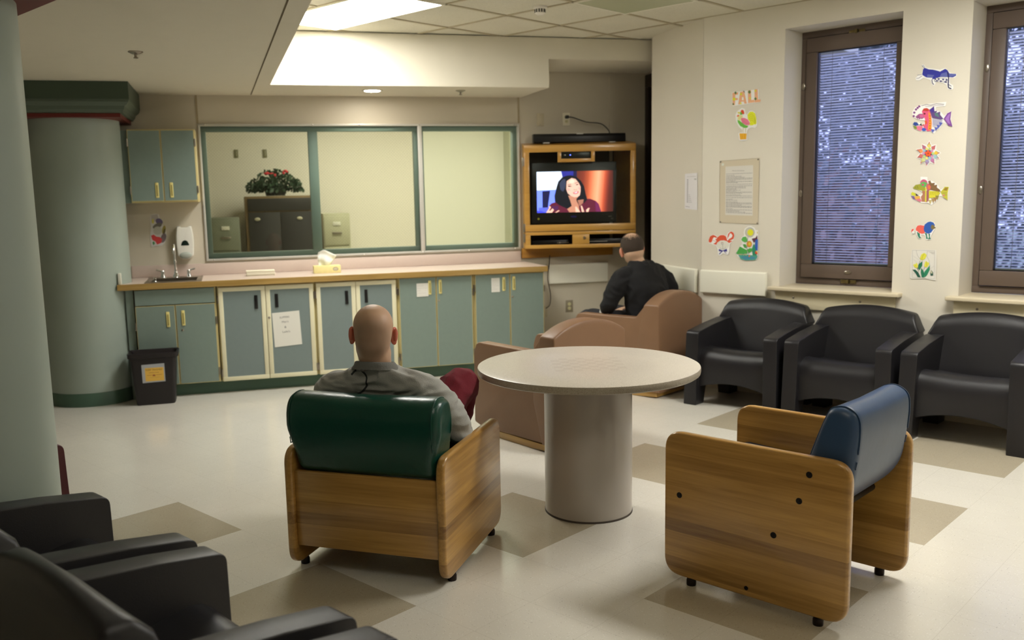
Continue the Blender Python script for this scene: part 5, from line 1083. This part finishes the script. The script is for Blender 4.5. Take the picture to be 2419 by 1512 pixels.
oak_chair((2.757, 1.122, 0), PI/2, .606, 'empty oak armchair with a blue back cushion, front right', M_BVINYL, False)

# ------------------------------------------------------------------ moulded armchairs
def moulded(loc, rot, m_, label, group):
    t = thing('moulded_armchair', loc, rot, label, 'armchair', group)
    Wd = .355
    for s_ in (-1, 1):
        b_ = bmesh.new(); xo, xi = s_*Wd, s_*(Wd-.098)
        prof = rpoly([(.310, 0), (.298, .535), (.10, .566), (-.12, .590), (-.26, .590), (-.295, .52), (-.305, 0), (-.185, 0), (-.165, .125), (.165, .135), (.195, 0)], [.006, .035, .05, .05, .04, .04, .006, .006, .05, .05, .006], 5)
        extrude(b_, prof, 0, min(xo, xi), max(xo, xi), bev=.014, seg=3)
        for v in b_.verts:                                              # the arm and leg narrow a little upward, legs splay in plan
            v.co.x -= s_*.012*max(0, (v.co.z-.2)/.4)
        finish('arm_and_legs', b_, m_, t, smooth=50)
    # seat block with a rolled front and an arched lower edge
    b_ = bmesh.new(); rows = []; hw = Wd-.094; n_ = 14
    for i in range(n_+1):
        s_ = -1+2*i/n_; arch = .045*(1-s_*s_)
        pr = [(-.24, .26+arch*.3), (.18, .20+arch), (.248, .128+arch), (.262, .135+arch), (.264, .24), (.268, .305), (.262, .35), (.244, .388), (.214, .412), (.175, .420), (.12, .414), (.04, .396), (-.05, .378), (-.12, .372), (-.19, .40)]
        dip = -.012*(1-s_*s_)
        rows.append([b_.verts.new((s_*hw, y, z+(dip if z > .34 else 0))) for y, z in pr])
    for A_, B_ in zip(rows, rows[1:]):
        for k in range(len(pr)): b_.faces.new((A_[k], A_[(k+1) % len(pr)], B_[(k+1) % len(pr)], B_[k]))
    b_.faces.new(rows[0][::-1]); b_.faces.new(rows[-1]); finish('seat', b_, m_, t, smooth=38)
    # backrest: bowed top, flaring to the arms
    b_ = bmesh.new(); nx, nz = 16, 10; F = []; R = []
    for j in range(nz+1):
        v_ = j/nz; fr, rr = [], []
        for i in range(nx+1):
            s_ = -1+2*i/nx; zt = .738-.036*s_*s_; z = .33+(zt-.33)*v_
            wz = Wd-.004 if z < .585 else Wd-.004-(.062)*((z-.585)/.15)**.8
            if z < .57: wz = Wd-.088+ (.084)*max(0, (z-.53)/.04)
            dish = .030*abs(s_)**3*(1 if z > .585 else .3)
            yf = -.118-.105*max(0, (z-.36))/.39+dish*.6; yr = -.308+.010*v_
            if v_ > .92: yf -= .03*((v_-.92)/.08); yr += .012*((v_-.92)/.08)
            fr.append(b_.verts.new((s_*wz, yf, z))); rr.append(b_.verts.new((s_*wz, yr, z)))
        F.append(fr); R.append(rr)
    for j in range(nz):
        for i in range(nx):
            b_.faces.new((F[j][i], F[j][i+1], F[j+1][i+1], F[j+1][i])); b_.faces.new((R[j][i], R[j+1][i], R[j+1][i+1], R[j][i+1]))
        b_.faces.new((F[j][0], F[j+1][0], R[j+1][0], R[j][0])); b_.faces.new((F[j][nx], R[j][nx], R[j+1][nx], F[j+1][nx]))
    for i in range(nx): b_.faces.new((F[nz][i], F[nz][i+1], R[nz][i+1], R[nz][i])); b_.faces.new((F[0][i], R[0][i], R[0][i+1], F[0][i+1]))
    bmesh.ops.recalc_face_normals(b_, faces=b_.faces[:])
    b_.edges.ensure_lookup_table(); es = [e for e in b_.edges if len(e.link_faces) == 2 and e.calc_face_angle(0) > .7 and max(e.verts[0].co.z, e.verts[1].co.z) > .6]
    bmesh.ops.bevel(b_, geom=es, offset=.016, segments=4, affect='EDGES', profile=.5, clamp_overlap=True)
    finish('backrest', b_, m_, t, smooth=50)
    return t
dk = moulded((1.195, 3.812, 0), PI, M_DARKPL, 'charcoal moulded plastic armchair under the first window, nearest the corner', 'charcoal moulded armchairs')
for x, y, r_, lab in ((1.938, 3.812, PI, 'charcoal moulded plastic armchair in the middle of the three along the windows'), (2.683, 3.810, PI, 'charcoal moulded plastic armchair at the right edge, below the second window'),
                      (1.515, -1.178, 0, 'black moulded armchair beside the near column at the left edge'), (2.273, -1.178, 0, 'black moulded armchair at the bottom left, between the other two black ones'), (3.025, -1.178, 0, 'black moulded armchair at the bottom edge, only its arm in view')):
    c_ = copy_tree(dk); c_.location = (x, y, 0); c_.rotation_euler = (0, 0, r_); c_['label'] = lab
    c_['group'] = 'charcoal moulded armchairs' if y > 0 else 'black moulded armchairs in the foreground'
moulded((.09, -1.002, 0), 0, M_MARPL, 'maroon moulded armchair mostly hidden behind the near column', 'maroon moulded armchairs')

# ------------------------------------------------------------------ brown moulded armchairs
def brown(loc, rot, label):
    t = thing('brown_armchair', loc, rot, label, 'armchair', 'brown moulded armchairs'); Wd = .31; zb = .045
    def arch(s_): return .70+.085*(1-abs(s_)**2.2)
    for s_ in (-1, 1):
        b_ = bmesh.new(); xo, xi = s_*(Wd-.0015), s_*(Wd-.085)
        prof = rpoly([(.372, zb+.02), (.366, .52), (.335, .598), (-.215, .600), (-.292, .688), (-.40, .688), (-.40, zb+.01), (.30, zb)], [.02, .06, .06, .03, .01, .0, 0, .05], 6)
        extrude(b_, prof, 0, min(xo, xi), max(xo, xi), bev=.012, seg=3); finish('arm', b_, M_BRPL, t, smooth=50)
    b_ = bmesh.new(); extrude(b_, rpoly([(-.28, .08), (.31, .08), (.335, .20), (.335, .37), (.29, .415), (.0, .395), (-.22, .37)], [.01, .03, .05, .05, .04, .1, .05], 6), 0, -Wd+.08, Wd-.08, bev=.006); finish('seat', b_, M_BRPL, t, smooth=50)
    b_ = bmesh.new(); nx = 20; rows = []
    for i in range(nx+1):
        s_ = -1+2*i/nx; zt = arch(s_)
        pr = [(-.425, zb), (-.4205, zt-.03), (-.420, zt-.014), (-.416, zt-.005), (-.407, zt), (-.306, zt), (-.295, zt-.004), (-.288, zt-.014), (-.284, zt-.03), (-.225, .38), (-.225, .3), (-.30, zb)]
        rows.append([b_.verts.new((s_*Wd, y, z)) for y, z in pr])
    for A_, B_ in zip(rows, rows[1:]):
        for k in range(len(pr)): b_.faces.new((A_[k], A_[(k+1) % len(pr)], B_[(k+1) % len(pr)], B_[k]))
    e0, e1 = b_.faces.new(rows[0][::-1]), b_.faces.new(rows[-1]); bmesh.ops.recalc_face_normals(b_, faces=b_.faces[:])
    bmesh.ops.bevel(b_, geom=list(e0.edges)+list(e1.edges), offset=.010, segments=3, affect='EDGES', profile=.5, clamp_overlap=True)
    finish('backrest', b_, M_BRPL, t, smooth=45)
    b_ = bmesh.new(); extrude(b_, [(-.40, zb-.001), (-.40, .012), (-.2, .001), (.1, .0), (.25, .012), (.32, .034), (.32, zb-.001)], 0, -Wd+.012, Wd-.012, bev=.003); finish('wood_base', b_, M_PLY, t)
    return t
bA = brown((.608, 2.222, 0), math.radians(81), 'empty brown moulded plastic armchair behind the round table'); bA.scale = (.95, 1, 1)
br2 = Vector((.205, 3.81, 0)); brown(br2, PI/2, 'brown moulded plastic armchair in the corner holding the man in black')

# ------------------------------------------------------------------ people
def fuse(name, bm, voxel, m_, parent, iters=6, fold=None, smooth=180):
    me = bpy.data.meshes.new(name); bmesh.ops.recalc_face_normals(bm, faces=bm.faces[:]); bm.to_mesh(me); bm.free()
    o = bpy.data.objects.new(name, me); C.objects.link(o)
    a = o.modifiers.new('r', 'REMESH'); a.mode = 'VOXEL'; a.voxel_size = voxel; a.use_smooth_shade = True
    b = o.modifiers.new('s', 'SMOOTH'); b.factor = .5; b.iterations = iters
    bpy.context.view_layer.update()
    new = bpy.data.meshes.new_from_object(o.evaluated_get(bpy.context.evaluated_depsgraph_get())); o.modifiers.clear(); o.data = new; bpy.data.meshes.remove(me); new.name = name
    if fold:
        ns = [v.normal.copy() for v in new.vertices]
        for v, n_ in zip(new.vertices, ns): v.co += n_*fold(v.co)
    new.materials.clear(); new.materials.append(m_)
    for p_ in new.polygons: p_.use_smooth = True
    if parent: o.parent = parent
    return o
def place(M, p): return tuple(M @ Vector(p))
def head(bm, M, k=1.0):
    """head facing +y in the frame M, origin at the middle of the skull"""
    R3 = M.to_3x3()
    def E(c, r, rot=None): ell(bm, place(M, c), r, (R3 @ rot) if rot else R3, 24)
    E((0, -.018, .028), (.085*k, .102*k, .088*k)); E((0, -.024, .0), (.081*k, .094*k, .086*k)); E((0, -.034, -.03), (.076*k, .080*k, .078*k)); E((0, -.03, -.06), (.068*k, .070*k, .06*k)); E((0, .030, -.020), (.066, .072, .090))
    E((0, .048, -.075), (.048, .050, .046)); E((0, .030, -.06), (.058, .056, .048))           # jaw and chin
    E((0, .098, -.022), (.012, .018, .026)); E((0, .108, -.036), (.015, .014, .011))         # nose
    for x in (-.031, .031): E((x, .080, .006), (.014, .010, .009)); E((x, .084, .022), (.020, .009, .006)); E((x*1.35, .062, -.030), (.020, .022, .020))
    E((0, .094, -.062), (.023, .010, .006)); E((0, .092, -.072), (.020, .010, .007))
def ears(t, M, m_):
    for s_ in (-1, 1):
        b_ = bmesh.new(); E = Matrix.Rotation(s_*-.75, 3, 'Z')
        ell(b_, (0, 0, 0), (.009, .022, .038), E, 20); ell(b_, (s_*.007, -.015, .006), (.007, .009, .031), E, 14); ell(b_, (s_*.002, .004, -.028), (.008, .011, .013), E, 14)
        bmesh.ops.transform(b_, matrix=M @ Matrix.Translation((s_*.085, -.002, -.018)), verts=b_.verts)
        fuse('ear', b_, .0035, m_, t, 3)
def hand(bm, wrist, aim, side, up_=(0, 0, 1), curl=.5):
    """palm, four fingers of different lengths and a thumb on the inner side"""
    w_ = Vector(wrist); a = Vector(aim).normalized(); n_ = Vector(up_); n_ = (n_-a*n_.dot(a)).normalized(); b = a.cross(n_)*side
    R3 = Matrix((b, a, n_)).transposed(); ell(bm, w_+a*.045, (.040, .050, .016), R3, 16)
    for k, (ox, L) in enumerate(((-.028, .066), (-.010, .075), (.010, .070), (.027, .055))):
        p = w_+a*.085+b*ox; pts = [w_+a*.055+b*ox*.9, p]; d_ = a.copy(); rr = [.0095, .0095]
        for q in range(3): d_ = (d_-n_*curl*.55).normalized(); p = p+d_*(L/3); pts.append(p); rr.append(.0088-.0008*q)
        tube(bm, pts, rr, 8); ell(bm, p, (.0075,)*3, None, 8)
    pts = [w_+a*.02-b*.03, w_+a*.045-b*.052-n_*.008, w_+a*.075-b*.058-n_*.016, w_+a*.098-b*.052-n_*.022]; tube(bm, pts, [.014, .012, .010, .008], 8); ell(bm, pts[-1], (.008,)*3, None, 8)
def limbs(bm, chain):
    """chain: list of (point, radius); a tapering limb with rounded joints"""
    pts = [Vector(c[0]) for c in chain]; rs = [c[1] for c in chain]
    P_, R_ = [], []
    sp_ = spline(pts, 5)
    for i in range(len(sp_)):
        u_ = i/5; k = min(int(u_), len(rs)-2); f_ = u_-k; P_.append(sp_[i]); R_.append(rs[k]*(1-f_)+rs[k+1]*f_ if i < len(sp_)-1 else rs[-1])
    tube(bm, P_, R_, 16); ell(bm, pts[0], (rs[0],)*3, None, 14); ell(bm, pts[-1], (rs[-1],)*3, None, 14)
def trunk(bm, rings, n=28):
    """rings: centre, half width, half depth; superelliptic torso"""
    R_ = []; dense = []
    cs = spline([r_[0] for r_ in rings], 4); ws = spline([(r_[1], r_[2], 0) for r_ in rings], 4)
    for c_, w_ in zip(cs, ws):
        R_.append([bm.verts.new((c_.x+w_.x*math.copysign(abs(math.cos(2*PI*k/n))**.8, math.cos(2*PI*k/n)), c_.y+w_.y*math.copysign(abs(math.sin(2*PI*k/n))**.8, math.sin(2*PI*k/n)), c_.z)) for k in range(n)])
    for A_, B_ in zip(R_, R_[1:]):
        for k in range(n): bm.faces.new((A_[k], A_[(k+1) % n], B_[(k+1) % n], B_[k]))
    bm.faces.new(R_[0][::-1]); bm.faces.new(R_[-1])
def folds(sc, amp, dirs=(1, 1, 1), seed=0):
    def f(co):
        q = Vector((co.x*dirs[0], co.y*dirs[1], co.z*dirs[2]))*sc+Vector((seed, 0, 0))
        w_ = noise.noise(q*.35+Vector((5, 5, 5)))*2.0
        r1 = 1-abs(noise.noise(q+Vector((w_, w_*.6, -w_))))*2.2
        return amp*(r1-.55)+amp*.35*noise.noise(q*2.6)
    return f
def shoe(bm, heel, toe, m=None):
    h, t_ = Vector(heel), Vector(toe); d_ = (t_-h).normalized(); s_ = d_.cross(Vector((0, 0, 1))).normalized(); n_ = s_.cross(d_); L = (t_-h).length
    R3 = Matrix((s_, d_, n_)).transposed(); ell(bm, h+d_*.05+n_*.03, (.040, .055, .045), R3); ell(bm, h+d_*L*.5+n_*.025, (.044, L*.36, .034), R3); ell(bm, t_-d_*.06+n_*.02, (.048, .065, .026), R3)

# --- the bald man in the green armchair (frame of his chair, facing +y)
pm = thing('person', (1.350, .346, 0), ga, 'bald person in grey sweatshirt and maroon trousers, seated in the green armchair', 'person')
HM = Matrix.Translation((-.018, -.165, .990)) @ Matrix.Rotation(.40, 4, 'Z') @ Matrix.Rotation(.08, 4, 'X') @ Matrix.Rotation(.05, 4, 'Y')
b_ = bmesh.new(); head(b_, HM, .965)
limbs(b_, [((-.022, -.170, .93), .070), ((-.016, -.160, .885), .069), ((-.01, -.135, .83), .052)])
trunk(b_, [((0, .02, .46), .15, .11), ((0, .0, .56), .15, .10), ((0, -.05, .68), .16, .095), ((0, -.09, .77), .15, .07), ((-.01, -.125, .825), .07, .045)])
AR = [((.165, -.13, .765), .042), ((.240, -.06, .655), .040), ((.262, .035, .535), .042), ((.20, .17, .52), .036), ((.13, .29, .53), .027)]
AL = [((-.17, -.12, .765), .042), ((-.28, -.06, .70), .042), ((-.325, .03, .668), .042), ((-.33, .15, .66), .034), ((-.328, .26, .652), .027)]
limbs(b_, AR); limbs(b_, AL); hand(b_, (.13, .29, .53), (-.6, .8, -.05), 1); hand(b_, (-.328, .26, .650), (0, 1, -.12), -1, curl=.75)
LR = [((.10, .04, .52), .085), ((.14, .22, .60), .070), ((.165, .375, .672), .058), ((.115, .445, .50), .046), ((.03, .50, .30), .036)]
LL = [((-.10, .04, .52), .085), ((-.04, .24, .53), .070), ((.03, .41, .545), .054), ((.02, .46, .32), .044), ((.0, .47, .11), .034)]
limbs(b_, LR); limbs(b_, LL); shoe(b_, (.03, .46, .25), (-.07, .66, .17)); shoe(b_, (0, .42, .012), (-.02, .66, .008))
M_SK2 = M_SKIN.copy(); M_SK2.name = 'skin_with_shaved_scalp'; n_ = M_SK2.node_tree; pr_ = n_.nodes['Principled BSDF']; tc_ = n_.nodes['Texture Coordinate']
ds = n_.nodes.new('ShaderNodeVectorMath'); ds.operation = 'DISTANCE'; ds.inputs[1].default_value = (.02, -.275, .965); n_.links.new(tc_.outputs['Object'], ds.inputs[0])
mr = n_.nodes.new('ShaderNodeMapRange'); mr.interpolation_type = 'SMOOTHSTEP'; mr.inputs['From Min'].default_value = .125; mr.inputs['From Max'].default_value = .055; n_.links.new(ds.outputs['Value'], mr.inputs['Value'])
mm_ = n_.nodes.new('ShaderNodeMath'); mm_.operation = 'MULTIPLY'; mm_.inputs[1].default_value = .62; n_.links.new(mr.outputs[0], mm_.inputs[0])
mx_ = n_.nodes.new('ShaderNodeMix'); mx_.data_type = 'RGBA'; old = pr_.inputs['Base Color'].links[0].from_socket
n_.links.new(mm_.outputs[0], mx_.inputs[0]); n_.links.new(old, mx_.inputs[6]); mx_.inputs[7].default_value = rgb(122, 100, 82); n_.links.new(mx_.outputs[2], pr_.inputs['Base Color'])
fuse('body', b_, .0075, M_SK2, pm, 4)
M_EAR = mat('backlit_ear_skin', (192, 112, 90), .5); M_EAR.node_tree.nodes['Principled BSDF'].inputs['Subsurface Weight'].default_value = .5; M_EAR.node_tree.nodes['Principled BSDF'].inputs['Subsurface Radius'].default_value = (.02, .005, .003); M_EAR.node_tree.nodes['Principled BSDF'].inputs['Subsurface Scale'].default_value = 1.0  # red of light shining through the ears is put into this colour
ears(pm, HM, M_EAR)
up_ = lambda ch, g, n_=None: [(c_[0], c_[1]+g) for c_ in (ch[:n_] if n_ else ch)]
b_ = bmesh.new()
trunk(b_, [((0, .03, .47), .18, .135), ((0, .01, .54), .182, .132), ((0, -.03, .64), .19, .125), ((0, -.075, .73), .205, .115), ((-.002, -.115, .775), .195, .095), ((-.008, -.136, .812), .155, .078), ((-.014, -.155, .842), .088, .066)])
limbs(b_, [((.10, -.135, .768), .066), ((.185, -.125, .742), .068), ((.243, -.055, .66), .068), ((.268, .04, .535), .064), ((.205, .16, .525), .055), ((.155, .25, .53), .046)])
limbs(b_, [((-.12, -.135, .768), .066), ((-.215, -.118, .737), .070), ((-.285, -.06, .705), .066), ((-.325, .03, .672), .058), ((-.33, .15, .664), .050), ((-.328, .23, .658), .044)])
sw = fuse('sweatshirt', b_, .006, M_GREYF, pm, 6, folds(10, .012, (.75, .8, 1.7), 2))
b_ = bmesh.new()
ring = lambda cz, r1, r2, cy: [(-.016+r1*math.cos(a_), cy+r2*math.sin(a_), cz-.012*math.sin(a_)) for a_ in [2*PI*k/36 for k in range(36)]]
R_ = [[b_.verts.new(q) for q in ring(*v)] for v in ((.830, .106, .084, -.155), (.846, .092, .079, -.158), (.860, .084, .078, -.163), (.863, .078, .073, -.163), (.846, .074, .066, -.158))]
for A_, B_ in zip(R_, R_[1:]):
    for k in range(36): b_.faces.new((A_[k], A_[(k+1) % 36], B_[(k+1) % 36], B_[k]))
col = finish('collar', b_, M_GREYD, sw, smooth=80)
b_ = bmesh.new(); limbs(b_, [((.0, .06, .51), .125), ((.10, .12, .545), .095)]+up_(LR, .022)[1:5]); limbs(b_, [((-.0, .06, .51), .125), ((-.08, .12, .525), .092)]+up_(LL, .022)[1:5])
tr = fuse('trousers', b_, .0075, M_MARF, pm, 6, folds(10, .010, (1.6, .8, 1), 7))
b_ = bmesh.new(); shoe(b_, (.03, .46, .25), (-.07, .66, .17)); s1 = fuse('slipper', b_, .006, mat('tan_slipper', (150, 126, 92), .8), pm, 4, lambda c_: .006)
b_ = bmesh.new(); shoe(b_, (0, .42, .018), (-.02, .66, .014)); s2 = fuse('slipper', b_, .006, MATS['tan_slipper'], pm, 4, lambda c_: .006)
# printed mark on the back of the sweatshirt: a curling stroke with letters, laid on the cloth
bvh = BVHTree.FromPolygons([v.co for v in sw.data.vertices], [p_.vertices for p_ in sw.data.polygons])
def on_back(x, z):
    h = bvh.ray_cast(Vector((x, -.6, z)), Vector((0, 1, 0))); return (h[0]+h[1]*.0015) if h[0] else None
b_ = bmesh.new(); kx = lambda u_: -.142+(u_-20)*.000290; kz = lambda v_: .832-(v_-940)*.000318
def stroke(pts, w_):
    P_ = spline([(kx(a), 0, kz(b)) for a, b in pts], 7); prev = None
    for i in range(len(P_)-1):
        d_ = (P_[i+1]-P_[i]); d_.normalize(); nx_, nz_ = -d_.z*w_/2, d_.x*w_/2
        q = [on_back(P_[i].x+nx_, P_[i].z+nz_), on_back(P_[i].x-nx_, P_[i].z-nz_), on_back(P_[i+1].x-nx_, P_[i+1].z-nz_), on_back(P_[i+1].x+nx_, P_[i+1].z+nz_)]
        if all(q): b_.faces.new([b_.verts.new(v) for v in q])
stroke([(145, 1005), (210, 950), (300, 945), (375, 1000), (392, 1070), (370, 1150), (310, 1210), (230, 1255), (120, 1290), (60, 1330), (20, 1380)], .008)
stroke([(165, 1290), (150, 1350), (210, 1345)], .006); stroke([(160, 1320), (205, 1312)], .005); stroke([(250, 1360), (265, 1285), (300, 1290), (290, 1325), (265, 1325), (310, 1370)], .006)
finish('printed_mark', b_, mat('faded_black_print', (52, 54, 56), .9), sw, smooth=None)

# --- the man in black in the corner armchair (frame of his chair, facing +y)
p2 = thing('person', br2, PI/2, 'person with short dark hair and black sweatshirt leaning forward in the brown corner armchair', 'person')
HM = Matrix.Translation((.005, .035, 1.095)) @ Matrix.Rotation(-.62, 4, 'Z') @ Matrix.Rotation(-.12, 4, 'X') @ Matrix.Rotation(-.14, 4, 'Y')
b_ = bmesh.new(); head(b_, HM, 1.02)
limbs(b_, [((.005, .01, 1.04), .060), ((.0, -.02, .98), .064), ((0, -.05, .92), .078)])
trunk(b_, [((0, -.10, .47), .155, .11), ((0, -.10, .58), .15, .10), ((.0, -.10, .72), .16, .10), ((.0, -.07, .86), .17, .085), ((0, -.04, .94), .08, .06)])
A1 = [((-.175, -.02, .885), .058), ((-.215, .03, .77), .046), ((-.235, .075, .665), .042), ((-.175, .16, .60), .033), ((-.13, .25, .57), .026)]
A2 = [((.175, -.07, .90), .058), ((.225, -.13, .81), .046), ((.235, -.12, .71), .040), ((.19, .03, .64), .033), ((.13, .16, .60), .026)]
limbs(b_, A1); limbs(b_, A2); hand(b_, (-.13, .25, .57), (.5, .8, -.2), -1); hand(b_, (.13, .16, .60), (-.4, .9, -.2), 1)
L1 = [((-.10, -.04, .50), .088), ((-.14, .18, .52), .070), ((-.15, .38, .52), .054), ((-.14, .40, .30), .045), ((-.13, .38, .10), .034)]
L2 = [((.10, -.04, .50), .088), ((.14, .18, .52), .070), ((.15, .38, .52), .054), ((.14, .42, .30), .045), ((.13, .43, .10), .034)]
limbs(b_, L1); limbs(b_, L2); shoe(b_, (-.13, .44, .012), (-.15, .66, .008)); shoe(b_, (.13, .44, .012), (.15, .66, .008))
fuse('body', b_, .0075, M_SKIN, p2, 4)
ears(p2, HM, mat('ear_skin', (206, 138, 112), .5))
b_ = bmesh.new()
trunk(b_, [((0, -.10, .50), .185, .14), ((0, -.11, .58), .19, .14), ((0, -.115, .70), .20, .14), ((0, -.105, .80), .21, .13), ((.01, -.085, .885), .205, .110), ((.02, -.065, .95), .155, .095), ((.015, -.045, 1.0), .098, .080)])
limbs(b_, [((-.12, -.03, .89), .075), ((-.18, -.01, .875), .080), ((-.222, .035, .77), .074), ((-.238, .078, .675), .066), ((-.205, .115, .635), .055)])
limbs(b_, [((.12, -.06, .90), .075), ((.185, -.085, .880), .084), ((.245, -.15, .79), .078), ((.245, -.13, .70), .068), ((.20, .0, .655), .052), ((.15, .12, .61), .044)])
def fb(c_): return folds(7.5, .009, (1, 1, 1.4), 12)(c_)
sw2 = fuse('sweatshirt', b_, .0075, M_BLKF, p2, 5, fb)
b_ = bmesh.new(); tube(b_, [(-.222, .105, .645), (-.192, .145, .612), (-.178, .168, .597)], [.050, .042, .038], 18); finish('white_cuff', b_, mat('white_cuff_cloth', (224, 224, 220), .9), p2)
b_ = bmesh.new(); limbs(b_, [((0, -.04, .50), .13), ((-.10, .02, .515), .10)]+up_(L1, .022)[1:5]); limbs(b_, [((0, -.04, .50), .13), ((.10, .02, .515), .10)]+up_(L2, .022)[1:5])
fuse('trousers', b_, .009, mat('dark_grey_trousers', (44, 44, 48), .9), p2, 5, folds(9, .008, (1, 1, 1), 3))
for x in (-.13, .13): b_ = bmesh.new(); shoe(b_, (x, .44, .018), (x*1.15, .66, .014)); fuse('slipper', b_, .007, MATS['tan_slipper'], p2, 4, lambda c_: .006)
# short hair: a thin shell over the skull, thinned out on the crown
b_ = bmesh.new(); rr = random.Random(11)
r_ = bmesh.ops.create_icosphere(b_, subdivisions=6, radius=1); bmesh.ops.transform(b_, matrix=Matrix.Translation((0, -.021, .018)) @ Matrix.Diagonal((.0895, .1055, .1065, 1)), verts=b_.verts)
kill = []
for f in b_.faces:
    c_ = f.calc_center_median(); cr_ = (c_-Vector((0, -.055, .118))).length; keep = 1.0
    if c_.y > .055-.35*max(0, c_.z-.03): keep = 0
    if c_.z < -.055+.35*max(0, c_.y+.02): keep = 0
    if abs(c_.x) > .06 and -.035 < c_.y < .03 and c_.z < .02: keep = 0
    if c_.z > .03: keep *= min(1, max(.0, (cr_-.035)/.05))
    if rr.random() > keep: kill.append(f)
bmesh.ops.delete(b_, geom=kill, context='FACES'); bmesh.ops.transform(b_, matrix=HM, verts=b_.verts); finish('hair', b_, M_HAIR, p2, smooth=80)
